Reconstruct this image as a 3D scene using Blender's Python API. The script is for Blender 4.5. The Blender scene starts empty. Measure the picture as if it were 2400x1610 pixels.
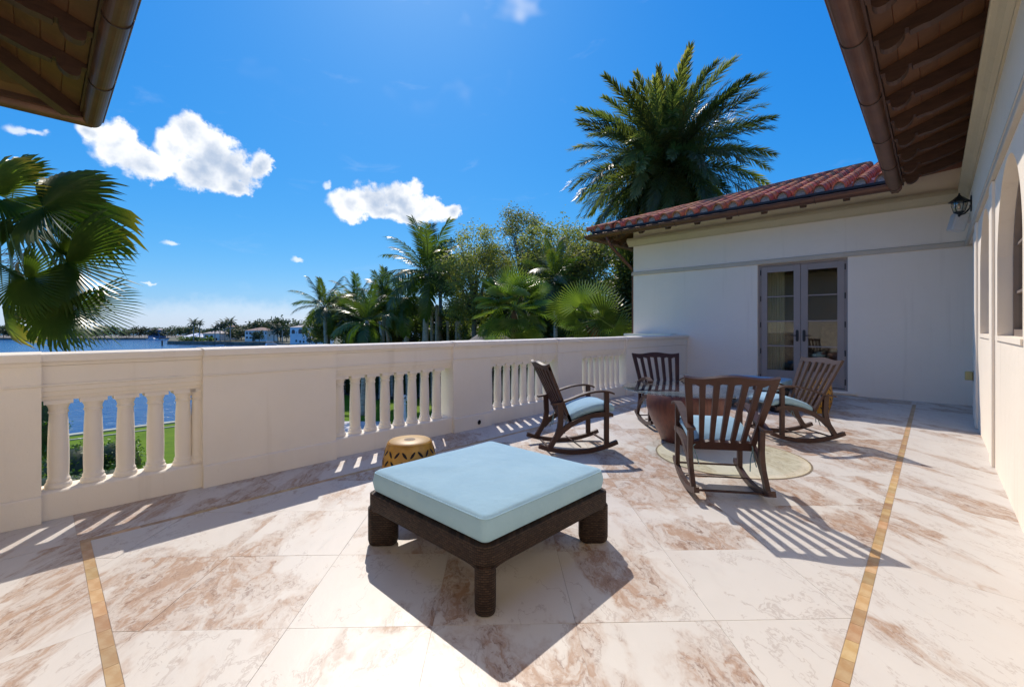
import bpy, math, random
from mathutils import Vector, Matrix, Quaternion
R_ = math.radians
random.seed(7)
SC = bpy.context.scene
COL = SC.collection
# ------------------------------------------------------------------ camera
YAW = R_(43.427)
FWD = Vector((-math.sin(YAW), math.cos(YAW))); RGT = Vector((math.cos(YAW), math.sin(YAW)))
FPX = 1045.92
cam_d = bpy.data.cameras.new('camera'); cam = bpy.data.objects.new('camera', cam_d); COL.objects.link(cam)
cam.location = (0, 0, 1.25); cam.rotation_euler = (R_(90), 0, YAW)
cam_d.sensor_width = 36; cam_d.lens = 15.689; cam_d.shift_y = -0.015
cam_d.clip_start = 0.05; cam_d.clip_end = 6000
SC.camera = cam
# ------------------------------------------------------------------ sky, sun, exposure
SUN_EL = R_(47.0); SUN_AZ = Vector((-0.835, 0.550)).normalized()
SKY_STRENGTH = 0.12
FILL_CLOUD_OFF = (28.42, 16.56, 45.24)  # noise offset of the added fill clouds, leaves the view mostly clear
SKY_GRADE = ((0.265, 1.12), (0.42, 0.62), (0.67, 0.33))
SC.cycles.diffuse_bounces = 8; SC.cycles.max_bounces = 14; SC.cycles.transparent_max_bounces = 16
SC.view_settings.view_transform = 'Standard'; SC.view_settings.look = 'None'
SC.view_settings.exposure = 0.5; SC.view_settings.gamma = 1.0; SC.view_settings.use_curve_mapping = False
sun_d = bpy.data.lights.new('sun', 'SUN'); sun_d.energy = 3.1; sun_d.angle = R_(0.5); sun_d.color = (1.0, 0.91, 0.80)
sun = bpy.data.objects.new('sun', sun_d); COL.objects.link(sun)
sv = Vector((SUN_AZ.x*math.cos(SUN_EL), SUN_AZ.y*math.cos(SUN_EL), math.sin(SUN_EL)))
sun.rotation_euler = sv.to_track_quat('Z', 'Y').to_euler(); sun.location = (-30, 20, 40)

def azel(px, py):
    a = (px-1200)/FPX; d = FWD + RGT*a; z = (769-py)/FPX
    return math.atan2(-d.x, d.y), math.atan2(z, d.length)

class NT:
    def __init__(s, tree): s.t = tree; s.n = tree.nodes; s.l = tree.links
    def new(s, typ, **kw):
        n = s.n.new(typ)
        for k, v in kw.items():
            if k.startswith('i_'):
                n.inputs[k[2:].replace('_', ' ')].default_value = v
            else: setattr(n, k, v)
        return n
    def link(s, a, b): s.l.new(a, b)
    def put(s, inp, v):
        if hasattr(v, 'is_output') or isinstance(v, bpy.types.NodeSocket): s.l.new(v, inp)
        else: inp.default_value = v
    def math(s, op, a, b=0.0, c=None, clamp=False):
        n = s.n.new('ShaderNodeMath'); n.operation = op; n.use_clamp = clamp
        s.put(n.inputs[0], a); s.put(n.inputs[1], b)
        if c is not None: s.put(n.inputs[2], c)
        return n.outputs[0]
    def vmath(s, op, a, b=None):
        n = s.n.new('ShaderNodeVectorMath'); n.operation = op
        s.put(n.inputs[0], a)
        if b is not None: s.put(n.inputs[1], b)
        return n.outputs[0]
    def mapr(s, v, a, b, c=0.0, d=1.0, smooth=True):
        n = s.n.new('ShaderNodeMapRange'); n.interpolation_type = 'SMOOTHSTEP' if smooth else 'LINEAR'
        s.put(n.inputs[0], v); n.inputs[1].default_value = a; n.inputs[2].default_value = b
        n.inputs[3].default_value = c; n.inputs[4].default_value = d
        return n.outputs[0]
    def mix(s, f, a, b, blend='MIX'):
        n = s.n.new('ShaderNodeMix'); n.data_type = 'RGBA'; n.blend_type = blend
        s.put(n.inputs[0], f); s.put(n.inputs[6], a); s.put(n.inputs[7], b)
        return n.outputs[2]
    def noise(s, vec, scale, detail=4.0, rough=0.55, dist=0.0):
        n = s.n.new('ShaderNodeTexNoise')
        if vec is not None: s.l.new(vec, n.inputs['Vector'])
        n.inputs['Scale'].default_value = scale; n.inputs['Detail'].default_value = detail
        n.inputs['Roughness'].default_value = rough; n.inputs['Distortion'].default_value = dist
        return n
def c4(c): return (c[0], c[1], c[2], 1.0)

def build_world():
    w = bpy.data.worlds.new('World'); SC.world = w; w.use_nodes = True
    t = NT(w.node_tree); t.n.clear()
    out = t.new('ShaderNodeOutputWorld'); bg = t.new('ShaderNodeBackground'); t.link(bg.outputs[0], out.inputs[0])
    sky = t.new('ShaderNodeTexSky'); sky.sky_type = 'NISHITA'; sky.sun_disc = False
    sky.sun_elevation = SUN_EL; sky.sun_rotation = math.atan2(SUN_AZ.x, SUN_AZ.y)
    sky.air_density = 1.0; sky.dust_density = 0.35; sky.ozone_density = 2.2; sky.altitude = 0
    hs = t.new('ShaderNodeHueSaturation'); hs.inputs['Saturation'].default_value = 1.35; hs.inputs['Value'].default_value = 1.0
    t.link(sky.outputs[0], hs.inputs['Color'])
    # grade of the blue: deeper red channel, compressed green and blue, as the photograph's sky
    sep = t.new('ShaderNodeSeparateColor'); t.link(hs.outputs[0], sep.inputs[0]); cmb = t.new('ShaderNodeCombineColor')
    for k, (gain, gam) in enumerate(SKY_GRADE):
        v = t.math('POWER', t.math('MULTIPLY', sep.outputs[k], 0.12), gam); t.link(t.math('MULTIPLY', v, gain/SKY_STRENGTH), cmb.inputs[k])
    tc = t.new('ShaderNodeTexCoord'); gen = tc.outputs['Generated']
    sp = t.new('ShaderNodeSeparateXYZ'); t.link(gen, sp.inputs[0])
    az = t.math('ARCTAN2', t.math('MULTIPLY', sp.outputs[0], -1.0), sp.outputs[1])
    el = t.math('ARCSINE', sp.outputs[2])
    cb = t.new('ShaderNodeCombineXYZ'); t.link(az, cb.inputs[0]); t.link(el, cb.inputs[1])
    P0 = cb.outputs[0]
    n1 = t.noise(P0, 9, 3, 0.6); n2 = t.noise(P0, 34, 5, 0.62)
    wob = t.vmath('SCALE', t.vmath('SUBTRACT', n1.outputs['Color'], (0.5, 0.5, 0.5))); wob.node.inputs[3].default_value = 0.07
    wob2 = t.vmath('SCALE', t.vmath('SUBTRACT', n2.outputs['Color'], (0.5, 0.5, 0.5))); wob2.node.inputs[3].default_value = 0.03
    P = t.vmath('ADD', P0, t.vmath('ADD', wob, wob2))
    def blobs(lst, base_px=1046.0):
        res = None
        for px, py, rx, ry in lst:
            a, e = azel(px, py)
            u = (px-1200)/FPX; k = 1.0/(1+u*u)
            d = t.vmath('SUBTRACT', P, (a, e, 0)); d = t.vmath('MULTIPLY', d, (base_px/(rx*k), base_px/(ry*math.sqrt(k)), 0))
            ln = t.new('ShaderNodeVectorMath', operation='LENGTH'); t.link(d, ln.inputs[0])
            v = t.math('SUBTRACT', 1.0, ln.outputs['Value'])
            if res is None: res = v
            else: res = t.math('SMOOTH_MAX', res, v, 0.25)
        return res
    big = blobs([(205, 322, 46, 32), (268, 350, 78, 58), (345, 385, 80, 44), (405, 345, 50, 50), (450, 328, 56, 60), (500, 362, 72, 62),
                 (558, 392, 70, 56), (480, 412, 110, 36), (618, 374, 30, 34), (562, 430, 38, 32)])
    sml = blobs([(822, 485, 54, 42), (880, 470, 60, 48), (948, 468, 62, 56), (1005, 490, 58, 36), (1062, 498, 34, 24), (930, 500, 120, 22)])
    tiny = blobs([(380, 568, 28, 9), (692, 608, 20, 8), (770, 435, 18, 12), (362, 677, 26, 4), (20, 305, 45, 22), (70, 320, 40, 14)])
    dens = t.math('MAXIMUM', big, sml)
    det = t.math('MULTIPLY', t.math('SUBTRACT', n2.outputs['Fac'], 0.5), 1.15)
    D = t.math('ADD', dens, det)
    mask = t.mapr(D, 0.0, 0.42)
    tmask = t.mapr(t.math('ADD', tiny, t.math('MULTIPLY', det, 1.3)), 0.05, 0.75, 0.0, 0.62)
    # thin wisps
    stv = t.vmath('MULTIPLY', P0, (3.0, 9.0, 1.0)); n4 = t.noise(stv, 2.2, 4, 0.6, 0.6)
    wisp = t.mapr(n4.outputs['Fac'], 0.60, 0.85, 0.0, 0.09)
    # low bank along the horizon
    n3 = n2
    top = t.math('ADD', 0.030, t.math('MULTIPLY', n1.outputs['Fac'], 0.050))
    bd = t.math('SUBTRACT', top, el)
    bank = t.mapr(t.math('ADD', bd, t.math('MULTIPLY', t.math('SUBTRACT', n3.outputs['Fac'], 0.5), 0.055)), -0.010, 0.032, 0.0, 0.27)
    tot = t.math('MAXIMUM', t.math('MAXIMUM', mask, tmask), t.math('MAXIMUM', wisp, bank), clamp=True)
    # mostly unseen clouds added overhead as fill light for the shaded walls
    n6 = t.noise(t.vmath('ADD', t.vmath('MULTIPLY', gen, (1.0, 1.0, 1.5)), FILL_CLOUD_OFF), 2.6, 4, 0.55)
    fill_field = t.math('MULTIPLY', t.mapr(n6.outputs['Fac'], 0.535, 0.65), t.mapr(el, 0.42, 0.62))
    tot = t.math('MAXIMUM', tot, t.math('MULTIPLY', fill_field, 0.9))
    # body of a cloud: thick, self-shaded middle against bright rims
    n5 = t.noise(t.vmath('ADD', P0, (0.0, -0.018, 0.0)), 15, 4, 0.6)
    inner = t.mapr(t.math('ADD', t.math('MULTIPLY', dens, 0.9), t.math('MULTIPLY', t.math('SUBTRACT', n5.outputs['Fac'], n1.outputs['Fac']), 1.8)), 0.10, 1.25)
    ccol = t.mix(inner, (0.82, 0.82, 0.82, 1), (0.34, 0.42, 0.55, 1))
    cv = t.vmath('SCALE', ccol); cv.node.inputs[3].default_value = 1.0/SKY_STRENGTH
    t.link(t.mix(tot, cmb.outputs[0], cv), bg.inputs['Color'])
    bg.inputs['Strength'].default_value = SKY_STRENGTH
build_world()
SC.world.cycles.sampling_method = 'MANUAL'; SC.world.cycles.sample_map_resolution = 512

# ------------------------------------------------------------------ materials
def pmat(name, base, rough=0.6, var=None, vscale=3.0, bump=0.0, bscale=60.0, metal=0.0, spec=0.5, coords='Object', stretch=None, vdetail=5, rnd=0.0):
    """plain procedural surface: base colour mottled with a second colour, fine bump"""
    m = bpy.data.materials.new(name); m.use_nodes = True; t = NT(m.node_tree)
    b = t.n['Principled BSDF']; b.inputs['Roughness'].default_value = rough; b.inputs['Metallic'].default_value = metal
    b.inputs['Specular IOR Level'].default_value = spec
    tc = t.new('ShaderNodeTexCoord'); v = tc.outputs[coords]
    if stretch: v = t.vmath('MULTIPLY', v, stretch)
    col = None
    if var is not None:
        n = t.noise(v, vscale, vdetail, 0.6); f = t.mapr(n.outputs['Fac'], 0.32, 0.68)
        col = t.mix(f, c4(base), c4(var))
        if rnd > 0:
            oi = t.new('ShaderNodeObjectInfo'); hv = t.new('ShaderNodeHueSaturation')
            t.link(col, hv.inputs['Color']); t.link(t.mapr(oi.outputs['Random'], 0, 1, 1-rnd, 1+rnd, False), hv.inputs['Value'])
            t.link(t.mapr(t.math('FRACT', t.math('MULTIPLY', oi.outputs['Random'], 7.3)), 0, 1, 0.5-rnd*0.05, 0.5+rnd*0.05, False), hv.inputs['Hue'])
            col = hv.outputs[0]
        t.link(col, b.inputs['Base Color'])
    else: b.inputs['Base Color'].default_value = c4(base)
    if bump > 0:
        n2 = t.noise(v, bscale, 4, 0.6); bp = t.new('ShaderNodeBump'); bp.inputs['Strength'].default_value = bump
        bp.inputs['Distance'].default_value = 0.01; t.link(n2.outputs['Fac'], bp.inputs['Height']); t.link(bp.outputs[0], b.inputs['Normal'])
    return m

def leaf_mat(name, base, var, tip=None, rough=0.45, trans=0.35, vscale=2.0, rnd=0.12):
    m = bpy.data.materials.new(name); m.use_nodes = True; t = NT(m.node_tree); b = t.n['Principled BSDF']
    out = [n for n in t.n if n.type == 'OUTPUT_MATERIAL'][0]
    tc = t.new('ShaderNodeTexCoord'); n = t.noise(tc.outputs['Object'], vscale, 4, 0.6)
    col = t.mix(t.mapr(n.outputs['Fac'], 0.35, 0.65), c4(base), c4(var))
    oi = t.new('ShaderNodeObjectInfo')
    if tip is not None:
        uv = t.new('ShaderNodeUVMap'); sx = t.new('ShaderNodeSeparateXYZ'); t.link(uv.outputs[0], sx.inputs[0])
        f = t.math('MULTIPLY', t.mapr(sx.outputs[0], 0.66, 1.0), t.mapr(oi.outputs['Random'], 0.55, 1.0))
        col = t.mix(f, col, c4(tip))
    hv = t.new('ShaderNodeHueSaturation'); t.link(col, hv.inputs['Color'])
    t.link(t.mapr(oi.outputs['Random'], 0, 1, 1-rnd*2, 1+rnd*2, False), hv.inputs['Value'])
    t.link(t.mapr(t.math('FRACT', t.math('MULTIPLY', oi.outputs['Random'], 5.7)), 0, 1, 0.5-rnd*0.1, 0.5+rnd*0.1, False), hv.inputs['Hue'])
    col = hv.outputs[0]
    t.link(col, b.inputs['Base Color']); b.inputs['Roughness'].default_value = rough
    tr = t.new('ShaderNodeBsdfTranslucent'); br = t.new('ShaderNodeMix', data_type='RGBA', blend_type='MULTIPLY')
    br.inputs[0].default_value = 1.0; t.link(col, br.inputs[6]); br.inputs[7].default_value = (1.7, 1.9, 0.7, 1); t.link(br.outputs[2], tr.inputs[0])
    mx = t.new('ShaderNodeMixShader'); mx.inputs[0].default_value = trans
    t.link(b.outputs[0], mx.inputs[1]); t.link(tr.outputs[0], mx.inputs[2]); t.link(mx.outputs[0], out.inputs[0])
    return m

def stone_mat(name, light, mid, dark, amount=0.5, rough=0.42, scale=1.0, stretch=(1, 2.6, 1), ROT=0.6, JUMP=0.5):
    """veined travertine-like marble, each slab cut from a different place"""
    m = bpy.data.materials.new(name); m.use_nodes = True; t = NT(m.node_tree); b = t.n['Principled BSDF']
    tc = t.new('ShaderNodeTexCoord'); oi = t.new('ShaderNodeObjectInfo')
    off = t.new('ShaderNodeCombineXYZ'); r = oi.outputs['Random']
    t.link(t.math('MULTIPLY', r, JUMP), off.inputs[0]); t.link(t.math('MULTIPLY', t.math('FRACT', t.math('MULTIPLY', r, 91.7)), JUMP), off.inputs[1])
    t.link(t.math('MULTIPLY', t.math('FRACT', t.math('MULTIPLY', r, 17.3)), JUMP), off.inputs[2])
    geo = t.new('ShaderNodeNewGeometry'); rot = t.new('ShaderNodeVectorRotate', rotation_type='Z_AXIS'); t.link(geo.outputs['Position'], rot.inputs['Vector'])
    rot.inputs['Angle'].default_value = ROT
    v = t.vmath('ADD', t.vmath('MULTIPLY', rot.outputs[0], stretch), off.outputs[0])
    wn = t.noise(v, 1.7*scale, 5, 0.6); wv = t.vmath('SCALE', t.vmath('SUBTRACT', wn.outputs['Color'], (0.5, 0.5, 0.5))); wv.node.inputs[3].default_value = 0.9
    v2 = t.vmath('ADD', v, wv)
    patch = t.noise(v2, 1.25*scale, 3, 0.5)
    pm = t.mapr(t.math('ADD', patch.outputs['Fac'], t.mapr(r, 0, 1, -0.10, 0.10, False)), 0.64-amount*0.22, 0.74-amount*0.22)
    fine = t.noise(v2, 5.5*scale, 9, 0.68, 0.5)
    fm = t.mapr(fine.outputs['Fac'], 0.42, 0.62)
    f1 = t.math('MULTIPLY', pm, t.math('ADD', 0.25, t.math('MULTIPLY', fm, 0.75)))
    col = t.mix(f1, c4(light), c4(mid))
    fine2 = t.noise(v2, 12*scale, 8, 0.7, 1.0)
    f2 = t.math('MULTIPLY', t.math('MULTIPLY', pm, t.mapr(fine2.outputs['Fac'], 0.50, 0.68)), 0.85)
    col = t.mix(f2, col, c4(dark))
    # faint cloudiness of the pale ground
    cl = t.noise(v, 0.9*scale, 6, 0.65); col = t.mix(t.mapr(cl.outputs['Fac'], 0.45, 0.75, 0, 0.16), col, c4((mid[0]*1.18, mid[1]*1.2, mid[2]*1.22)))
    # pale ring-like flow lines and thin cracks
    ln = t.math('ABSOLUTE', t.math('SUBTRACT', t.noise(v2, 1.4*scale, 6, 0.6, 0.8).outputs['Fac'], 0.5))
    col = t.mix(t.math('MULTIPLY', t.mapr(ln, 0.0, 0.012, 1.0, 0.0), 0.30), col, c4(dark))
    # pits
    vo = t.new('ShaderNodeTexVoronoi'); vo.inputs['Scale'].default_value = 34*scale; t.link(t.vmath('MULTIPLY', v2, (1, 1.0, 1)), vo.inputs['Vector'])
    pit = t.math('MULTIPLY', t.mapr(vo.outputs['Distance'], 0.05, 0.13, 1.0, 0.0), t.mapr(t.noise(v, 4.5*scale, 2).outputs['Fac'], 0.60, 0.68))
    col = t.mix(t.math('MULTIPLY', pit, 0.8), col, (0.10, 0.065, 0.045, 1))
    t.link(col, b.inputs['Base Color'])
    t.link(t.mapr(fine.outputs['Fac'], 0.3, 0.7, rough-0.08, rough+0.12, False), b.inputs['Roughness'])
    bp = t.new('ShaderNodeBump'); bp.inputs['Strength'].default_value = 0.25; bp.inputs['Distance'].default_value = 0.004
    t.link(t.math('SUBTRACT', fine.outputs['Fac'], t.math('MULTIPLY', pit, 0.9)), bp.inputs['Height']); t.link(bp.outputs[0], b.inputs['Normal'])
    return m

def stucco(name, base, var, dirt=0.0):
    m = bpy.data.materials.new(name); m.use_nodes = True; t = NT(m.node_tree); b = t.n['Principled BSDF']
    b.inputs['Roughness'].default_value = 0.85; b.inputs['Specular IOR Level'].default_value = 0.2
    geo = t.new('ShaderNodeNewGeometry'); v = geo.outputs['Position']
    n1 = t.noise(v, 0.9, 5, 0.6); col = t.mix(t.mapr(n1.outputs['Fac'], 0.30, 0.70), c4(base), c4(var))
    st = t.noise(t.vmath('MULTIPLY', v, (7.0, 7.0, 0.35)), 1.0, 4, 0.6)           # rain marks running down
    col = t.mix(t.math('MULTIPLY', t.mapr(st.outputs['Fac'], 0.55, 0.80), 0.26), col, c4((base[0]*0.62, base[1]*0.58, base[2]*0.50)))
    sp = t.noise(v, 26, 4, 0.7); col = t.mix(t.math('MULTIPLY', t.mapr(sp.outputs['Fac'], 0.60, 0.75), 0.10), col, c4((base[0]*0.6, base[1]*0.56, base[2]*0.48)))
    t.link(col, b.inputs['Base Color'])
    tr = t.noise(v, 7, 3, 0.5); fi = t.noise(v, 120, 3, 0.6); bp = t.new('ShaderNodeBump'); bp.inputs['Strength'].default_value = 0.6; bp.inputs['Distance'].default_value = 0.008
    t.link(t.math('ADD', t.math('MULTIPLY', tr.outputs['Fac'], 1.0), t.math('MULTIPLY', fi.outputs['Fac'], 0.35)), bp.inputs['Height']); t.link(bp.outputs[0], b.inputs['Normal'])
    return m

def wicker_mat():
    m = bpy.data.materials.new('dark_wicker'); m.use_nodes = True; t = NT(m.node_tree); b = t.n['Principled BSDF']
    tc = t.new('ShaderNodeTexCoord'); sp = t.new('ShaderNodeSeparateXYZ'); t.link(tc.outputs['Object'], sp.inputs[0])
    cb = t.new('ShaderNodeCombineXYZ'); t.link(t.math('ADD', sp.outputs[0], sp.outputs[1]), cb.inputs[0]); t.link(sp.outputs[2], cb.inputs[1])
    br = t.new('ShaderNodeTexBrick'); t.link(cb.outputs[0], br.inputs['Vector']); br.offset = 0.5
    for k, v in (('Scale', 1.0), ('Mortar Size', 0.0024), ('Mortar Smooth', 0.7), ('Brick Width', 0.026), ('Row Height', 0.0105), ('Bias', 0.0)): br.inputs[k].default_value = v
    br.inputs['Color1'].default_value = (0.060, 0.036, 0.025, 1); br.inputs['Color2'].default_value = (0.022, 0.013, 0.010, 1); br.inputs['Mortar'].default_value = (0.006, 0.004, 0.003, 1)
    t.link(br.outputs['Color'], b.inputs['Base Color']); b.inputs['Roughness'].default_value = 0.6; b.inputs['Specular IOR Level'].default_value = 0.25
    bp = t.new('ShaderNodeBump'); bp.invert = True; bp.inputs['Strength'].default_value = 0.9; bp.inputs['Distance'].default_value = 0.004
    t.link(br.outputs['Fac'], bp.inputs['Height']); t.link(bp.outputs[0], b.inputs['Normal'])
    return m

def window_glass(name, tint=(0.75, 0.8, 0.8), refl=0.10, fres=0.85):
    m = bpy.data.materials.new(name); m.use_nodes = True; t = NT(m.node_tree); t.n.clear()
    out = t.new('ShaderNodeOutputMaterial'); tr = t.new('ShaderNodeBsdfTransparent'); tr.inputs[0].default_value = c4(tint)
    gl = t.new('ShaderNodeBsdfGlossy'); gl.inputs['Roughness'].default_value = 0.02; gl.inputs[0].default_value = (0.9, 0.93, 0.95, 1)
    lw = t.new('ShaderNodeLayerWeight'); lw.inputs['Blend'].default_value = 0.5; schl = t.math('POWER', lw.outputs['Facing'], 4.0)
    mx = t.new('ShaderNodeMixShader'); t.link(t.math('ADD', refl, t.math('MULTIPLY', schl, fres), clamp=True), mx.inputs[0])
    t.link(tr.outputs[0], mx.inputs[1]); t.link(gl.outputs[0], mx.inputs[2]); t.link(mx.outputs[0], out.inputs[0])
    return m

M = {}
M['marble'] = stone_mat('veined_marble', (0.575, 0.545, 0.505), (0.355, 0.23, 0.155), (0.17, 0.085, 0.05), 0.80, 0.42, 1.0, (1, 1.7, 1), 0.75, 0.45)
M['marble_border'] = stone_mat('streaked_marble', (0.575, 0.545, 0.51), (0.375, 0.255, 0.18), (0.19, 0.10, 0.062), 0.68, 0.42, 1.0, (1, 2.8, 1), 0.75, 0.6)
M['grout'] = pmat('grout', (0.53, 0.485, 0.44), 0.9, (0.46, 0.41, 0.365), 30)
M['onyx'] = pmat('honey_onyx', (0.40, 0.235, 0.10), 0.4, (0.48, 0.34, 0.19), 14, 0.1, 120, rnd=0.25)
M['medallion'] = stone_mat('olive_marble', (0.62, 0.57, 0.45), (0.48, 0.41, 0.27), (0.20, 0.15, 0.08), 0.62)
M['medallion_line'] = pmat('medallion_line', (0.62, 0.55, 0.38), 0.5, (0.5, 0.43, 0.28), 20)
M['medallion_shadow'] = pmat('medallion_shadow_line', (0.16, 0.12, 0.075), 0.5, (0.22, 0.17, 0.11), 20)  # painted shadow line around the pale ring
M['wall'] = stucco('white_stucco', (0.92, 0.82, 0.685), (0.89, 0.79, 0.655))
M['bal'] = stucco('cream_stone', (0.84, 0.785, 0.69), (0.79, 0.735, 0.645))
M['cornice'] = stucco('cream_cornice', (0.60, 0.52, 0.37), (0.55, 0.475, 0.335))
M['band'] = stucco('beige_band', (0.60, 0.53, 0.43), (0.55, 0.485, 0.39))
M['brown_wood'] = pmat('brown_painted_wood', (0.092, 0.043, 0.025), 0.6, (0.062, 0.028, 0.017), 6, 0.15, 60, stretch=(1, 1, 6), rnd=0.08)
M['plank'] = pmat('brown_planks', (0.145, 0.064, 0.025), 0.6, (0.108, 0.046, 0.019), 5, 0.15, 60, rnd=0.14)
M['gutter'] = pmat('copper_brown_gutter', (0.17, 0.078, 0.046), 0.42, (0.125, 0.058, 0.038), 4, 0.08, 30, metal=0.35)
M['strap'] = pmat('dark_strap', (0.035, 0.022, 0.018), 0.5)
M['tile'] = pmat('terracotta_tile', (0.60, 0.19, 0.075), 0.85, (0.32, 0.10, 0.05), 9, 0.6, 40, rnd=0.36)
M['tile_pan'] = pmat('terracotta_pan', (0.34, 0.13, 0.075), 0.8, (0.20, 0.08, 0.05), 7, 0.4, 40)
M['mortar'] = pmat('grey_mortar', (0.52, 0.50, 0.48), 0.95, (0.20, 0.19, 0.18), 45, 0.8, 90)
M['black_flash'] = pmat('black_flashing', (0.02, 0.02, 0.022), 0.6)
M['door'] = pmat('grey_door_paint', (0.33, 0.275, 0.245), 0.45, (0.31, 0.26, 0.23), 3, 0.05, 80)
M['black'] = pmat('black_iron', (0.012, 0.012, 0.013), 0.45, (0.02, 0.02, 0.02), 20, 0.2, 80)
M['bronze_frame'] = pmat('taupe_window_frame', (0.22, 0.17, 0.14), 0.5)
M['glass'] = window_glass('door_glass', (0.82, 0.83, 0.78), 0.06, 0.8)
M['curtain'] = pmat('pale_curtain', (0.70, 0.68, 0.50), 0.9, (0.6, 0.58, 0.42), 4)
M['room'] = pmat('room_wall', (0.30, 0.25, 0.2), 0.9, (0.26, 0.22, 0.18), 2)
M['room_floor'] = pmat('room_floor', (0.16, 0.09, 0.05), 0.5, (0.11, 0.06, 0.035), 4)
M['bed'] = pmat('cream_bedding', (0.62, 0.56, 0.47), 0.9, (0.5, 0.44, 0.36), 6)
M['armchair'] = pmat('patterned_upholstery', (0.22, 0.14, 0.10), 0.9, (0.36, 0.26, 0.19), 14)
M['metal'] = pmat('bronze_brown_metal', (0.050, 0.021, 0.0155), 0.45, (0.037, 0.016, 0.0125), 9, 0.06, 200, metal=0.0, spec=0.35)
M['cushion'] = pmat('light_blue_fabric', (0.305, 0.47, 0.575), 0.9, (0.278, 0.44, 0.55), 5, 0.8, 9, spec=0.15)
M['tie'] = pmat('blue_ties', (0.16, 0.27, 0.31), 0.9)
M['wicker'] = wicker_mat()
M['urn'] = pmat('brushed_copper_urn', (0.165, 0.055, 0.036), 0.42, (0.095, 0.036, 0.028), 5, 0.25, 26, metal=0.2, stretch=(6, 6, 0.35))
M['ceramic'] = pmat('ochre_ceramic', (0.45, 0.245, 0.030), 0.25, (0.30, 0.145, 0.018), 7, 0.08, 40)
M['ceramic_top'] = pmat('pale_ochre_ceramic', (0.46, 0.30, 0.12), 0.5, (0.45, 0.28, 0.10), 9, 0.05, 60)
M['hole'] = pmat('dark_cutout', (0.012, 0.008, 0.006), 0.9)
M['mesh_hole'] = pmat('pierced_centre', (0.22, 0.13, 0.06), 0.6, (0.06, 0.035, 0.02), 160, 0.5, 160)
M['speaker'] = pmat('white_plastic', (0.72, 0.70, 0.67), 0.5)
M['grille'] = pmat('grey_grille', (0.62, 0.60, 0.57), 0.6)
M['far_ground'] = pmat('headland_grass', (0.075, 0.085, 0.035), 0.9, (0.12, 0.105, 0.06), 0.15)
M['outlet'] = pmat('yellowed_plastic', (0.52, 0.42, 0.17), 0.5)
M['lamp_glass'] = window_glass('seeded_glass', (0.8, 0.8, 0.76), 0.16)
M['bulb'] = pmat('amber_bulb', (0.6, 0.28, 0.08), 0.3)
M['lawn'] = pmat('lawn_grass', (0.135, 0.225, 0.014), 0.9, (0.095, 0.175, 0.011), 1.2, 0.8, 50, spec=0.1)
M['sand_edge'] = pmat('pale_coping', (0.45, 0.45, 0.34), 0.8, (0.36, 0.36, 0.26), 3)
M['paving'] = pmat('pale_paving', (0.62, 0.6, 0.57), 0.8, (0.5, 0.48, 0.46), 1.5)
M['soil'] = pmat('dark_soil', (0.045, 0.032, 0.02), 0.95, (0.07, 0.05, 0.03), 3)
M['trunk'] = pmat('grey_bark', (0.21, 0.18, 0.145), 0.9, (0.11, 0.092, 0.075), 7, 0.6, 25, stretch=(1, 1, 3))
M['palm_trunk'] = pmat('pale_palm_trunk', (0.50, 0.45, 0.39), 0.9, (0.30, 0.26, 0.22), 3, 0.5, 12, stretch=(1, 1, 4))
M['fibre_trunk'] = pmat('fibrous_trunk', (0.22, 0.115, 0.045), 0.9, (0.10, 0.06, 0.03), 9, 0.8, 30)
M['husk'] = pmat('dry_fronds', (0.25, 0.165, 0.075), 0.9, (0.16, 0.10, 0.05), 5)
M['date_leaf'] = leaf_mat('date_palm_leaf', (0.140, 0.158, 0.062), (0.098, 0.120, 0.046), (0.30, 0.26, 0.08), 0.36, 0.40, 1.5, 0.22)
M['coco_leaf'] = leaf_mat('coconut_leaf', (0.080, 0.120, 0.026), (0.058, 0.092, 0.020), (0.19, 0.165, 0.04), 0.36, 0.30, 1.0, 0.18)
M['fan_leaf'] = leaf_mat('fan_palm_leaf', (0.120, 0.170, 0.036), (0.090, 0.138, 0.030), (0.36, 0.28, 0.07), 0.34, 0.42, 3.0, 0.14)
M['fan_light'] = leaf_mat('bright_fan_leaf', (0.175, 0.235, 0.055), (0.135, 0.195, 0.045), (0.32, 0.32, 0.13), 0.32, 0.42, 3.0, 0.16)
M['tree_leaf'] = leaf_mat('olive_tree_leaf', (0.235, 0.235, 0.092), (0.16, 0.17, 0.064), None, 0.5, 0.50, 0.8, 0.12)
M['dark_leaf'] = leaf_mat('dark_tree_leaf', (0.092, 0.115, 0.038), (0.058, 0.078, 0.026), None, 0.5, 0.40, 0.5, 0.1)
M['far_leaf'] = leaf_mat('far_tree_leaf', (0.058, 0.082, 0.036), (0.036, 0.056, 0.028), None, 0.6, 0.2, 0.12, 0.2)
M['bush_leaf'] = leaf_mat('clipped_bush_leaf', (0.085, 0.155, 0.020), (0.050, 0.100, 0.014), None, 0.4, 0.32, 2.5, 0.1)
M['thatch'] = pmat('grey_thatch', (0.27, 0.235, 0.19), 0.95, (0.15, 0.13, 0.11), 9, 0.9, 30, stretch=(6, 6, 1))
M['white_paint'] = pmat('white_house_paint', (0.92, 0.90, 0.86), 0.8, (0.88, 0.86, 0.82), 0.6)
M['cream_paint'] = pmat('cream_house_paint', (0.66, 0.58, 0.50), 0.8, (0.6, 0.53, 0.46), 0.6)
M['blue_paint'] = pmat('blue_house_paint', (0.18, 0.32, 0.62), 0.8, (0.15, 0.28, 0.55), 0.6)
M['red_roof'] = pmat('faded_tile_roof', (0.36, 0.23, 0.17), 0.85, (0.27, 0.17, 0.13), 1.2)
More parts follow.
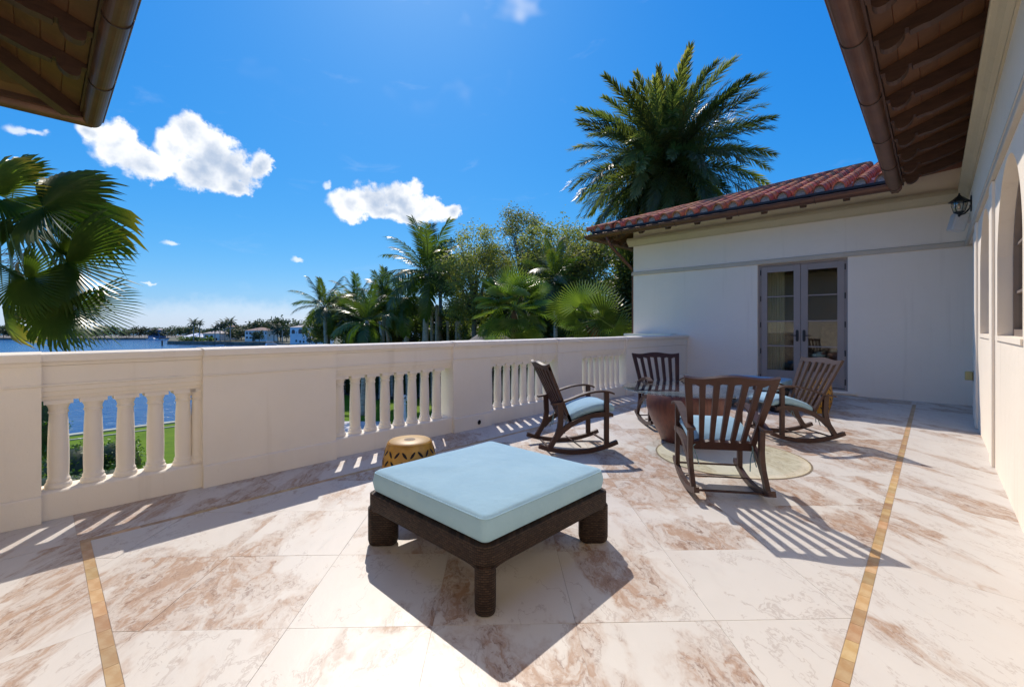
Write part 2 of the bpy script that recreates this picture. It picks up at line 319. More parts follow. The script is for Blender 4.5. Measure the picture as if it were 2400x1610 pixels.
M['pale_roof'] = pmat('pale_tile_roof', (0.55, 0.47, 0.40), 0.85, (0.46, 0.39, 0.33), 1.2)
M['dark_glass'] = pmat('dark_window', (0.035, 0.045, 0.06), 0.15)
M['seawall'] = pmat('seawall_concrete', (0.25, 0.22, 0.17), 0.9, (0.13, 0.115, 0.09), 0.6)
M['boat_white'] = pmat('white_gelcoat', (0.82, 0.82, 0.82), 0.25)
M['wood_post'] = pmat('dark_pile', (0.05, 0.04, 0.035), 0.9)

def water_mat():
    m = bpy.data.materials.new('lake_water'); m.use_nodes = True; t = NT(m.node_tree); b = t.n['Principled BSDF']
    b.inputs['Base Color'].default_value = (0.012, 0.085, 0.235, 1); b.inputs['Roughness'].default_value = 0.16; b.inputs['IOR'].default_value = 1.33
    tc = t.new('ShaderNodeTexCoord'); v = t.vmath('MULTIPLY', tc.outputs['Object'], (1.0, 0.45, 1.0))
    n1 = t.noise(v, 1.3, 5, 0.6, 0.4); n2 = t.noise(v, 0.28, 3, 0.5)
    bp = t.new('ShaderNodeBump'); bp.inputs['Strength'].default_value = 0.85; bp.inputs['Distance'].default_value = 0.35
    t.link(t.math('ADD', n1.outputs['Fac'], t.math('MULTIPLY', n2.outputs['Fac'], 0.8)), bp.inputs['Height']); t.link(bp.outputs[0], b.inputs['Normal'])
    return m
M['water'] = water_mat()
def table_glass():
    m = bpy.data.materials.new('table_glass'); m.use_nodes = True; b = m.node_tree.nodes['Principled BSDF']
    b.inputs['Base Color'].default_value = (0.80, 0.90, 0.88, 1); b.inputs['Transmission Weight'].default_value = 1.0
    b.inputs['Roughness'].default_value = 0.0; b.inputs['IOR'].default_value = 1.5
    return m
M['table_glass'] = window_glass('table_glass', (0.955, 0.985, 0.98), 0.035, 0.9)

# ------------------------------------------------------------------ mesh helpers
class MB:
    def __init__(s): s.v = []; s.f = []; s.u = []   # u: per vertex uv.x
    def add(s, vs, fs, us=None):
        o = len(s.v); s.v += [tuple(p) for p in vs]; s.f += [tuple(i+o for i in f) for f in fs]
        s.u += list(us) if us is not None else [0.0]*len(vs)
    def box(s, x0, x1, y0, y1, z0, z1):
        vs = [(x0, y0, z0), (x1, y0, z0), (x1, y1, z0), (x0, y1, z0), (x0, y0, z1), (x1, y0, z1), (x1, y1, z1), (x0, y1, z1)]
        s.add(vs, [(0, 3, 2, 1), (4, 5, 6, 7), (0, 1, 5, 4), (1, 2, 6, 5), (2, 3, 7, 6), (3, 0, 4, 7)])
    def cbox(s, x0, x1, y0, y1, z0, z1, c=0.004):
        """box with chamfered vertical and top edges"""
        pts = [(x0+c, y0), (x1-c, y0), (x1, y0+c), (x1, y1-c), (x1-c, y1), (x0+c, y1), (x0, y1-c), (x0, y0+c)]
        cx, cy = (x0+x1)/2, (y0+y1)/2
        top = [(px + (c if px < cx else -c), py + (c if py < cy else -c)) for px, py in pts]
        vs = [(a, b_, z0) for a, b_ in pts] + [(a, b_, z1-c) for a, b_ in pts] + [(a, b_, z1) for a, b_ in top]
        fs = [tuple(reversed(range(8))), tuple(range(16, 24))]
        for k in range(8):
            j = (k+1) % 8; fs += [(k, j, 8+j, 8+k), (8+k, 8+j, 16+j, 16+k)]
        s.add(vs, fs)
    def prism(s, poly, fn, a, b):
        """extrude a 2-D polygon from a to b; fn(u,v,w)->xyz"""
        n = len(poly); vs = [fn(p[0], p[1], a) for p in poly] + [fn(p[0], p[1], b) for p in poly]
        fs = [tuple(reversed(range(n))), tuple(range(n, 2*n))] + [(k, (k+1) % n, n+(k+1) % n, n+k) for k in range(n)]
        s.add(vs, fs)
    def strip(s, top, bot, fn, a, b):
        """extruded band between two polylines (same count)"""
        n = len(top)
        for k in range(n-1):
            poly = [bot[k], bot[k+1], top[k+1], top[k]]
            vs = [fn(p[0], p[1], a) for p in poly] + [fn(p[0], p[1], b) for p in poly]
            fs = [(3, 2, 1, 0), (4, 5, 6, 7), (0, 1, 5, 4), (2, 3, 7, 6)]
            if k == 0: fs.append((3, 0, 4, 7))
            if k == n-2: fs.append((1, 2, 6, 5))
            s.add(vs, fs)
    def lathe(s, prof, n=24, c=(0, 0, 0), caps=True, a0=0.0, a1=2*math.pi):
        full = abs(a1-a0-2*math.pi) < 1e-6; m = n if full else n+1
        vs = []
        for r, z in prof:
            for k in range(m):
                a = a0+(a1-a0)*k/n; vs.append((c[0]+r*math.cos(a), c[1]+r*math.sin(a), c[2]+z))
        fs = []
        for i in range(len(prof)-1):
            for k in range(n):
                j = (k+1) % m if full else k+1
                fs.append((i*m+k, i*m+j, (i+1)*m+j, (i+1)*m+k))
        if caps and full:
            fs.append(tuple(reversed(range(m)))); fs.append(tuple(range((len(prof)-1)*m, len(prof)*m)))
        s.add(vs, fs)
    def tube(s, pts, rad, n=8, caps=True):
        pts = [Vector(p) for p in pts]; rads = rad if isinstance(rad, (list, tuple)) else [rad]*len(pts)
        up = Vector((0, 0, 1)); vs = []
        for i, p in enumerate(pts):
            d = (pts[min(i+1, len(pts)-1)] - pts[max(i-1, 0)]).normalized()
            if abs(d.dot(up)) > 0.97: ref = Vector((1, 0, 0))
            else: ref = up
            x = d.cross(ref).normalized(); y = x.cross(d).normalized()
            for k in range(n):
                a = 2*math.pi*k/n; vs.append(p + (x*math.cos(a) + y*math.sin(a))*rads[i])
        fs = []
        for i in range(len(pts)-1):
            for k in range(n):
                j = (k+1) % n; fs.append((i*n+k, i*n+j, (i+1)*n+j, (i+1)*n+k))
        if caps: fs += [tuple(reversed(range(n))), tuple(range((len(pts)-1)*n, len(pts)*n))]
        s.add(vs, fs)
    def mesh(s, name, mat, smooth=False, fix=True):
        me = bpy.data.meshes.new(name); me.from_pydata([tuple(p) for p in s.v], [], s.f)
        if any(s.u):
            uv = me.uv_layers.new(name='UVMap'); vi = [0]*len(me.loops); me.loops.foreach_get('vertex_index', vi)
            flat = []
            for i in vi: flat += [s.u[i], 0.0]
            uv.data.foreach_set('uv', flat)
        if smooth: me.polygons.foreach_set('use_smooth', [True]*len(me.polygons))
        me.materials.append(M[mat] if isinstance(mat, str) else mat); me.update()
        return me
    def build(s, name, mat, parent=None, smooth=False, loc=None, angle=None):
        me = s.mesh(name, mat, smooth); o = link(name, me, parent)
        if loc is not None: o.location = loc
        if smooth and angle: sharp(me, angle)
        return o
def sharp(me, deg):
    import bmesh
    bm = bmesh.new(); bm.from_mesh(me); bmesh.ops.recalc_face_normals(bm, faces=bm.faces)
    for e in bm.edges:
        if len(e.link_faces) == 2 and e.calc_face_angle(0) > R_(deg): e.smooth = False
    bm.to_mesh(me); bm.free()
def link(name, data, parent=None):
    o = bpy.data.objects.new(name, data); COL.objects.link(o)
    if parent is not None: o.parent = parent
    return o
def tag(o, label=None, cat=None, group=None, kind=None):
    if label: o['label'] = label
    if cat: o['category'] = cat
    if group: o['group'] = group
    if kind: o['kind'] = kind
    return o
def thing(name, label, cat, loc=(0, 0, 0), rz=0.0, group=None):
    o = link(name, None); o.location = loc; o.rotation_euler = (0, 0, rz); o.empty_display_size = 0.2
    return tag(o, label, cat, group)
def copy_tree(o, parent=None):
    c = o.copy(); COL.objects.link(c); c.parent = parent
    for ch in list(o.children): copy_tree(ch, c)
    return c
ORD = 'first second third fourth fifth sixth seventh eighth ninth tenth eleventh twelfth thirteenth fourteenth fifteenth sixteenth seventeenth eighteenth nineteenth twentieth'.split()
def ordinal(n):
    return ORD[n] if n < 20 else ('twenty-' if n < 29 else 'thirty-' if n > 29 else '')+(ORD[n-20] if n < 29 else ORD[n-30] if n > 29 else 'thirtieth')
def at(px, depth, z=None, py=None):
    l = (px-1200)/FPX*depth; p = FWD*depth + RGT*l
    if py is not None: z = 1.25 + depth*(769-py)/FPX
    return Vector((p.x, p.y, z if z is not None else 0.0))
XYZ = lambda u, v, w: (u, v, w)

# ================================================================== SETTING
GZ = -4.6; WZ = -6.3
# ---- land and lake
def sheet(name, poly, z, mat, label=None, cat=None):
    b = MB(); b.add([(x, y, z) for x, y in poly], [tuple(range(len(poly)))]); o = b.build(name, mat); tag(o, kind='structure'); return o
sheet('lake_water', [(-2500, -2500), (2500, -2500), (2500, 2500), (-2500, 2500)], WZ, 'water')
b = MB()
land = [(-34.2, -60), (-34.2, 10.5), (-52, 15.5), (-58, 40), (-40, 90), (80, 140), (120, -60)]
n = len(land); b.add([(x, y, GZ) for x, y in land] + [(x, y, WZ-1) for x, y in land], [tuple(reversed(range(n)))] + [(k, (k+1) % n, n+(k+1) % n, n+k) for k in range(n)])
tag(b.build('lawn_ground', 'lawn'), kind='structure')
# soil under the tree belt
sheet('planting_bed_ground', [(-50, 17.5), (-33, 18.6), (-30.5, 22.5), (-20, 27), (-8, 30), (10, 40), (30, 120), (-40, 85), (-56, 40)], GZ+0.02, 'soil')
# coping along the water's edge and the thin kerb on the lawn
b = MB(); b.box(-34.45, -33.95, -60, 10.6, GZ-0.3, GZ+0.07)
tag(b.build('seawall', 'sand_edge'), 'pale concrete coping along the edge between lawn and lake', 'seawall')
b = MB(); b.box(-32.80, -32.66, -40, 12.0, GZ-0.1, GZ+0.05)
tag(b.build('lawn_kerb', 'sand_edge'), 'thin pale kerb line running across the lawn parallel to the lake', 'kerb')
b = MB(); b.add([tuple(at(px_, d_, GZ+0.03)) for px_, d_ in ((780, 27.9), (893, 27.9), (884, 24.0), (780, 24.0))], [(0, 1, 2, 3)])
tag(b.build('garden_path', 'paving'), kind='structure')

# ---- terrace floor with every slab
SXL, SXR, SYN, SYF = -3.655, -0.215, 0.157, 9.83      # outer edges of the onyx strip
SW = 0.046
floor = MB(); floor.box(-4.45, 1.3, -0.62, 10.58, -0.10, -0.0022)
floor = tag(floor.build('terrace_floor', 'grout'), kind='structure')
def slab(poly, mat, name, parent, z0=-0.02, z1=0.0, zj=0.0):
    cx = sum(p[0] for p in poly)/len(poly); cy = sum(p[1] for p in poly)/len(poly)
    b = MB(); b.prism([(p[0]-cx, p[1]-cy) for p in poly], XYZ, z0, z1)
    o = b.build(name, mat, parent, loc=(cx, cy, zj)); return o
def clip(poly, x0, x1, y0, y1):
    def cut(ps, f, inter):
        out = []
        for k in range(len(ps)):
            a, b_ = ps[k], ps[(k+1) % len(ps)]
            fa, fb = f(a), f(b_)
            if fa >= 0: out.append(a)
            if (fa >= 0) != (fb >= 0):
                s = fa/(fa-fb); out.append((a[0]+(b_[0]-a[0])*s, a[1]+(b_[1]-a[1])*s))
        return out
    for f in (lambda p: p[0]-x0, lambda p: x1-p[0], lambda p: p[1]-y0, lambda p: y1-p[1]):
        poly = cut(poly, f, None)
        if len(poly) < 3: return []
    return poly
G = 0.0008
fx0, fx1, fy0, fy1 = SXL+SW+G, SXR-SW-G, SYN+SW+G, SYF-SW-G
T = 0.603; U0 = 1.885; V0 = -0.282; q = math.sqrt(0.5)
for iu in range(-6, 22):
    for iv in range(-8, 18):
        u0, v0 = U0+iu*T+G, V0+iv*T+G; u1, v1 = u0+T-2*G, v0+T-2*G
        poly = [((v-u)*q, (v+u)*q) for u, v in ((u0, v0), (u0, v1), (u1, v1), (u1, v0))]
        poly = clip(poly, fx0, fx1, fy0, fy1)
        if len(poly) >= 3:
            ar = abs(sum(poly[k][0]*poly[(k+1) % len(poly)][1]-poly[(k+1) % len(poly)][0]*poly[k][1] for k in range(len(poly))))/2
            a2 = sum(poly[k][0]*poly[(k+1) % len(poly)][1]-poly[(k+1) % len(poly)][0]*poly[k][1] for k in range(len(poly)))
            if a2 < 0: poly = poly[::-1]
            if ar > 0.0008: slab(poly, 'marble', 'tile', floor, zj=random.uniform(-0.0006, 0.0006))
def rect(x0, x1, y0, y1): return [(x0+G, y0+G), (x1-G, y0+G), (x1-G, y1-G), (x0+G, y1-G)]
LJ = 1.125
y = 0.15-LJ
while y < 10.3:                                       # slabs between strip and balustrade, and along the house wall
    a, c = max(y, -0.6), min(y+LJ, 10.3)
    if c-a > 0.1:
        slab(rect(-4.44, SXL, a, c), 'marble_border', 'border_slab', floor, zj=random.uniform(-0.0006, 0.0006))
    y += LJ
y = -0.62
while y < 10.3:
    a, c = y, min(y+LJ*1.1, 10.3)
    slab(rect(SXR, 0.52, a, c), 'marble_border', 'border_slab', floor, zj=random.uniform(-0.0006, 0.0006)); y += LJ*1.1
x = SXL
while x < SXR-0.05:
    a, c = x, min(x+LJ, SXR)
    slab(rect(a, c, -0.6, SYN), 'marble_border', 'border_slab', floor, zj=random.uniform(-0.0006, 0.0006))
    slab(rect(a, c, SYF, 10.3), 'marble_border', 'border_slab', floor, zj=random.uniform(-0.0006, 0.0006)); x += LJ
# onyx strip: small pieces set end to end
def strip_run(p0, p1, width, horizontal):
    L = p1-p0; k = max(1, round(L/0.138)); st = L/k
    for i in range(k):
        a, c = p0+i*st, p0+(i+1)*st
        yield a, c
for a, c in strip_run(SYN, SYF, SW, False):
    slab(rect(SXL, SXL+SW, a, c), 'onyx', 'strip_piece', floor); slab(rect(SXR-SW, SXR, a, c), 'onyx', 'strip_piece', floor)
for a, c in strip_run(SXL+SW, SXR-SW, SW, True):
    slab(rect(a, c, SYN, SYN+SW), 'onyx', 'strip_piece', floor); slab(rect(a, c, SYF-SW, SYF), 'onyx', 'strip_piece', floor)
# round inlay
MC = (-1.46, 4.63, 0.0)
def disc(r0, r1, z, mat, name, n=96):
    b = MB()
    if r0 <= 0:
        b.add([(MC[0]+r1*math.cos(2*math.pi*k/n), MC[1]+r1*math.sin(2*math.pi*k/n), z) for k in range(n)], [tuple(range(n))])
        o = b.build(name, mat, floor)
    else:
        vs = [(MC[0]+r*math.cos(2*math.pi*k/n), MC[1]+r*math.sin(2*math.pi*k/n), z) for r in (r0, r1) for k in range(n)]
        b.add(vs, [(k, n+k, n+(k+1) % n, (k+1) % n) for k in range(n)]); o = b.build(name, mat, floor)
    return o
disc(0, 0.655, 0.0030, 'medallion', 'round_inlay'); disc(0.655, 0.668, 0.0034, 'medallion_line', 'ring_and_shadow'); disc(0.668, 0.684, 0.0030, 'medallion_shadow', 'ring_and_shadow')  # outer dark ring paints the thin shadow around the pale line
b = MB(); b.box(-4.43, 1.3, -0.6, 10.28, GZ-0.5, -0.11)
tag(b.build('lower_storey', 'wall'), kind='structure')

# ================================================================== BALUSTRADE
bal = thing('balustrade', 'long cream stone balustrade closing the terrace towards the lake', 'balustrade', (-4.28, 0, 0))
BX = -4.28
def bprism(name, prof, y0, y1, mat='bal', chips=True):
    b = MB(); b.prism([(p[0]-BX, p[1]) for p in prof], lambda u, v, w: (u, w, v), y0, y1)
    return b.build(name, mat, bal)
piers = [(-0.75, 0.004), (0.875, 1.945), (3.38, 3.99), (5.42, 6.055), (7.49, 10.295)]
bays = [(0.004, 0.875, [0.083+0.1715*k for k in range(5)]), (1.945, 3.38, [2.028+0.1705*k for k in range(8)]),
        (3.99, 5.42, [4.068+0.1712*k for k in range(8)]), (6.055, 7.49, [6.135+0.1712*k for k in range(8)])]
FX = -4.195; BK = -4.37                      # front and back of the bays
def face_prof(f, k, plinth):
    """vertical profile of a solid pier: plinth, die, fascia, cove, coping"""
    return [(k, 0.001), (f+0.022, 0.001), (f+0.022, 0.166), (f+0.016, 0.174), (f, 0.174), (f, 0.868), (f+0.012, 0.876), (f+0.012, 0.884), (f+0.004, 0.886), (f+0.004, 1.0),
            (f+0.012, 1.008), (f+0.020, 1.024), (f+0.042, 1.033), (f+0.046, 1.036), (f+0.046, 1.078), (f+0.040, 1.084), (f-0.05, 1.092), (k+0.03, 1.092), (k-0.045, 1.080), (k-0.045, 1.035), (k, 1.010)]
for i, (a, c) in enumerate(piers):
    bprism('pier', face_prof(FX+0.034, BK-0.03, True), a, c)
for a, c, ys in bays:
    e = 0.0
    bprism('plinth', [(BK, 0.001), (FX+0.012, 0.001), (FX+0.012, 0.172), (FX+0.004, 0.180), (FX-0.01, 0.186), (BK+0.02, 0.190), (BK, 0.184)], a, c)
    bprism('beam', [(BK, 0.772), (FX-0.03, 0.772), (FX-0.03, 0.800), (FX-0.016, 0.803), (FX-0.016, 0.832), (FX-0.002, 0.836), (FX-0.002, 0.866), (FX+0.008, 0.872), (FX+0.008, 0.884), (FX, 0.887), (FX, 1.003), (BK, 1.003)], a, c)
    bprism('coping', [(BK, 1.005), (FX+0.002, 1.005), (FX+0.010, 1.022), (FX+0.030, 1.032), (FX+0.034, 1.035), (FX+0.034, 1.075), (FX+0.028, 1.081), (FX-0.05, 1.089), (BK+0.03, 1.089), (BK-0.035, 1.077), (BK-0.035, 1.033), (BK, 1.018)], a, c)
prof = [(0.066, 0.187), (0.068, 0.197), (0.067, 0.210), (0.063, 0.219), (0.057, 0.223), (0.059, 0.232), (0.058, 0.241), (0.0525, 0.248), (0.0515, 0.262), (0.0528, 0.30), (0.0535, 0.36), (0.0530, 0.44), (0.0510, 0.53), (0.0478, 0.62),
        (0.0452, 0.672), (0.0455, 0.680), (0.0500, 0.684), (0.0515, 0.691), (0.0490, 0.698), (0.0465, 0.701), (0.0475, 0.712), (0.0520, 0.727), (0.0585, 0.740), (0.0630, 0.748)]
bm_ = MB(); bm_.lathe(prof, 24); bal_mesh = bm_.mesh('baluster', 'bal', True); sharp(bal_mesh, 40)
cap_ = MB(); cap_.box(-0.066, 0.066, -0.070, 0.070, 0.7475, 0.7735); cap_mesh = cap_.mesh('abacus', 'bal')
for a, c, ys in bays:
    for yy in ys + ([c-0.004] if a < 1 else []):
        o = link('baluster', bal_mesh, bal); o.location = (0, yy, 0); o.rotation_euler = (0, 0, random.uniform(0, 6))
        k = link('abacus', cap_mesh, o); k.rotation_euler = (0, 0, -o.rotation_euler[2])
b = MB(); b.lathe([(0.030, 0.0), (0.036, 0.0), (0.036, 0.012), (0.030, 0.012)], 16, caps=False)
o = b.build('drain_spout', 'bal', bal, smooth=True); o.rotation_euler = (0, R_(90), 0); o.location = (FX+0.054-BX, 3.77, 0.075)
b = MB(); b.lathe([(0.0005, 0.0), (0.030, 0.001)], 16, caps=False); o = b.build('drain_hole', 'hole', bal); o.rotation_euler = (0, R_(90), 0); o.location = (FX+0.060-BX, 3.77, 0.075)
# stub of parapet beyond the house corner
b = MB(); b.box(-5.56, -4.42, 9.98, 10.27, 0.0, 1.06); b.box(-5.60, -4.40, 9.95, 10.28, 1.06, 1.115)
tag(b.build('parapet', 'bal'), 'short cream parapet beyond the balustrade at the house corner', 'parapet')

# ================================================================== HOUSE WINGS
WX = 0.395; WY = 10.30; SY_ = -0.55          # wall faces: right wing, end wing, wing behind the camera
EZ = 3.60; PITCH = 0.34
def zu(d): return EZ + PITCH*d               # underside of the roof boarding, d = inwards from the eave line
# frames: (origin of eave line, inward dir, along dir)
def make_eave(root, org, inw, alo, length, r0, rstep, nr, over, strap0, strapstep, sgn=1, gutter_ext=(0.0, 0.0)):
    """rafters, boarding, half-round gutter with straps along one eave"""
    o3 = Vector((org[0], org[1], 0)); iv = Vector((inw[0], inw[1], 0)); av = Vector((alo[0], alo[1], 0))
    fn = lambda d, z, w: tuple(o3 + iv*d + av*w + Vector((0, 0, z)))
    side = [(0.00, 0.0), (0.00, -0.035), (0.035, -0.045)]
    for k in range(11):
        a = R_(175) + R_(190)*k/10; side.append((0.115+0.078*math.cos(a), -0.088+0.078*math.sin(a)))
    side += [(0.215, -0.085), (0.222, -0.118), (0.30, -0.128), (0.34, -0.140), (over+0.02, -0.140), (over+0.02, 0.0)]
    for k in range(nr):
        w = r0 + k*rstep; b = MB()
        b.prism([(d, zu(d)+z-0.003) for d, z in side], fn, w-0.045, w+0.045); b.build('rafter', 'brown_wood', root)
    npk = 6; pw = (over+0.03)/npk
    for k in range(npk):
        d0, d1 = k*pw+0.002, (k+1)*pw-0.004; b = MB()
        b.prism([(d0, zu(d0)), (d1, zu(d1)), (d1, zu(d1)+0.02), (d0, zu(d0)+0.02)], fn, 0, length); b.build('soffit_plank', 'plank', root)
    b = MB(); b.prism([(-0.022, EZ-0.05), (-0.002, EZ-0.05), (-0.002, EZ+0.055), (-0.022, EZ+0.055)], fn, 0, length); b.build('fascia', 'brown_wood', root)
    # gutter: a half pipe hung in front of the fascia
    gc = (-0.085-0.02, 3.553); rr = 0.085; prof_o = []; prof_i = []
    for k in range(15):
        a = math.pi + math.pi*k/14; prof_o.append((gc[0]+rr*math.cos(a), gc[1]+rr*math.sin(a))); prof_i.append((gc[0]+(rr-0.006)*math.cos(a), gc[1]+(rr-0.006)*math.sin(a)))
    b = MB(); b.strip(prof_i, prof_o, fn, -gutter_ext[0], length+gutter_ext[1])
    b.tube([fn(gc[0]-rr-0.004, gc[1]+0.004, -gutter_ext[0]), fn(gc[0]-rr-0.004, gc[1]+0.004, length+gutter_ext[1])], 0.011, 8)
    g = b.build('gutter', 'gutter', root, smooth=True, angle=50)
    w = strap0
    while w < length:
        b = MB(); pts = [fn(gc[0]-rr-0.018, gc[1]+0.03, w)]
        for k in range(11):
            a = math.pi + math.pi*k/10; pts.append(fn(gc[0]+(rr+0.004)*math.cos(a), gc[1]+(rr+0.004)*math.sin(a), w))
        b.tube(pts, 0.0055, 6); b.build('gutter_strap', 'strap', g); w += strapstep
    return fn
def roof_slab(root, corners, name='roof', mat='tile_pan', th=0.04):
    b = MB(); n = len(corners); b.add([(x, y, z+0.022) for x, y, z in corners] + [(x, y, z+0.022+th) for x, y, z in corners],
          [tuple(reversed(range(n))), tuple(range(n, 2*n))] + [(k, (k+1) % n, n+(k+1) % n, n+k) for k in range(n)])
    return b.build(name, mat, root)
CORN = [(0, 3.300), (0.018, 3.300), (0.018, 3.330), (0.030, 3.336), (0.052, 3.352), (0.085, 3.395), (0.112, 3.420), (0.122, 3.424), (0.122, 3.470), (0.108, 3.474), (0.108, 3.500), (0, 3.500)]
BAND = [(0, 2.572), (0.030, 2.572), (0.034, 2.578), (0.034, 2.628), (0.040, 2.632), (0.040, 2.650), (0.0, 2.662)]

# ---- end wing with the french door
nw = thing('house_wing', 'white stucco end wing with a red tiled hip roof and a french door', 'house', (-2.6, WY, 0))
def ch(b, name, mat, root, **k):
    o = b.build(name, mat, root, **k); o.location = (Vector(o.location) - root.location) if k.get('loc') is not None else -root.location; return o
class Sub:                                    # builds children given in world coordinates under a root with an offset
    pass
def wbuild(b, name, mat, root, parent=None, smooth=False, angle=None):
    off = root.location
    b.v = [(x-off.x, y-off.y, z-off.z) for x, y, z in b.v]
    return b.build(name, mat, parent if parent is not None else root, smooth=smooth, angle=angle)
_ob = MB.build
def rooted(root):
    """context: MB.build under this root shifts world coordinates to the root's frame"""
    def bd(s, name, mat, parent=None, smooth=False, loc=None, angle=None):
        off = root.location
        s.v = [(x-off.x, y-off.y, z-off.z) for x, y, z in [tuple(p) for p in s.v]]
        return _ob(s, name, mat, parent, smooth, loc, angle)
    return bd
DX0, DX1, DZ0, DZ1 = -2.685, -1.168, 0.115, 2.570
MB.build = rooted(nw)
b = MB(); b.box(-5.525, DX0, WY, WY+0.30, -0.05, 3.95); b.box(DX1, 0.52, WY, WY+0.30, -0.05, 3.95); b.box(DX0, DX1, WY, WY+0.30, DZ1, 3.95); b.box(DX0, DX1, WY, WY+0.30, -0.05, DZ0-0.045)
b.box(-5.525, -5.225, WY+0.30, 17, GZ, 3.95)
b.build('wall', 'wall', nw)
b = MB(); b.box(-5.525, -4.5, WY, WY+0.3, GZ, -0.05); b.build('wall_base', 'wall', nw)
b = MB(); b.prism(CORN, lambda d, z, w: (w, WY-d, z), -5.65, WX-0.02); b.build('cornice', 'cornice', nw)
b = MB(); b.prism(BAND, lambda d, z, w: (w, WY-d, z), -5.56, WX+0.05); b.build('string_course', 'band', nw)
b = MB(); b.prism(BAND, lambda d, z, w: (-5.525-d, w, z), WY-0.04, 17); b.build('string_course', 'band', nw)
b = MB(); b.box(DX0-0.02, DX1+0.12, WY-0.055, WY-0.001, 0.035, 0.066); b.build('door_sill', 'wall', nw)
# french door
dr = link('french_door', None, nw)
b = MB(); f = 0.045
b.box(DX0, DX0+f, WY+0.055, WY+0.16, DZ0-0.045, DZ1); b.box(DX1-f, DX1, WY+0.055, WY+0.16, DZ0-0.045, DZ1); b.box(DX0+f, DX1-f, WY+0.055, WY+0.16, DZ1-f, DZ1); b.box(DX0+f, DX1-f, WY+0.05, WY+0.17, DZ0-0.045, DZ0-0.012)
b.build('door_frame', 'door', dr)
mid = (DX0+DX1)/2
for s in (0, 1):
    x0, x1 = (DX0+f+0.004, mid-0.003) if s == 0 else (mid+0.003, DX1-f-0.004)
    y0, y1 = WY+0.062, WY+0.112; z0, z1 = DZ0, DZ1-f-0.004; st = 0.118; tr, br_ = 0.125, 0.27
    b = MB(); b.cbox(x0, x0+st, y0, y1, z0, z1, 0.003); b.cbox(x1-st, x1, y0, y1, z0, z1, 0.003)
    b.box(x0+st, x1-st, y0+0.004, y1-0.004, z0+0.002, z0+br_); b.box(x0+st, x1-st, y0+0.004, y1-0.004, z1-tr, z1-0.002)
    b.box(x0+st, x1-st, y0+0.012, y0+0.022, z0+br_, z0+br_+0.012)
    b.build('door_leaf', 'door', dr)
    g0, g1 = z0+br_, z1-tr; ph = (g1-g0)/4
    for k in range(1, 4):
        b = MB(); b.cbox(x0+st, x1-st, y0+0.006, y1-0.008, g0+k*ph-0.012, g0+k*ph+0.012, 0.003); b.build('glazing_bar', 'door', dr)
    for k in range(4):
        b = MB(); b.box(x0+st, x1-st, y0+0.024, y0+0.029, g0+k*ph+(0.012 if k else 0), g0+(k+1)*ph-(0.012 if k < 3 else 0)); b.build('pane', 'glass', dr)
    hx = x1-0.055 if s == 0 else x0+0.055; hz = 1.10
    b = MB(); pts = []
    for k in range(16):
        a = 2*math.pi*k/16; pts.append((0.026*math.cos(a), 0.115*math.sin(a)*(1 if abs(math.sin(a)) < 0.9 else 1.0)))
    pts = [(-0.024, -0.09), (-0.014, -0.115), (0.014, -0.115), (0.024, -0.09), (0.024, 0.09), (0.014, 0.115), (-0.014, 0.115), (-0.024, 0.09)]
    b.prism(pts, lambda u, v, w: (hx+u, y0-w, hz+v), 0.001, 0.012)
    sg = -1 if s == 0 else 1
    b.tube([(hx, y0-0.01, hz), (hx, y0-0.045, hz), (hx+sg*0.03, y0-0.05, hz+0.002), (hx+sg*0.11, y0-0.05, hz+0.006)], [0.009, 0.009, 0.009, 0.007], 8)
    b.build('door_handle', 'black', dr)
    for k in range(5):
        zz = z0+0.12+k*(z1-z0-0.24)/4; xh = x0-0.004 if s == 0 else x1+0.004
        b = MB(); b.tube([(xh, y0-0.008, zz-0.055), (xh, y0-0.008, zz+0.055)], 0.010, 8); b.build('hinge', 'black', dr)
# room behind the door
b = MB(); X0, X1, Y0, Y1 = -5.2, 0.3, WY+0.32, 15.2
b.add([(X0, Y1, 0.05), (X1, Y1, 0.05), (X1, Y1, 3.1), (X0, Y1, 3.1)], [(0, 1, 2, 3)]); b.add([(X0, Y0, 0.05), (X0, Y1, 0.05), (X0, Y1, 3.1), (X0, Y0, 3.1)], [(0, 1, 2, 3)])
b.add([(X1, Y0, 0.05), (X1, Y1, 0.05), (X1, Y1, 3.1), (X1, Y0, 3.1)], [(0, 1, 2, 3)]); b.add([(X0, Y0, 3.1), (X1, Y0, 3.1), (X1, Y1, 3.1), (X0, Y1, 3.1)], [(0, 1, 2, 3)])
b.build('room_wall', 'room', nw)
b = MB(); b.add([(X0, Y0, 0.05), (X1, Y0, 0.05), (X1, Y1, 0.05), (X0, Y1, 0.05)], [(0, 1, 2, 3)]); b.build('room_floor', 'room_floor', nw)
# roof
EX, EY = -6.25, 9.58
H = 5.0
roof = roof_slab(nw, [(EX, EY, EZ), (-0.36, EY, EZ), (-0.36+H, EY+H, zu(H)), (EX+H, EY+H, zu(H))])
roof_slab(nw, [(EX, EY, EZ), (EX+H, EY+H, zu(H)), (EX+H, 19, zu(H)), (EX, 19, EZ)], 'roof_slope')
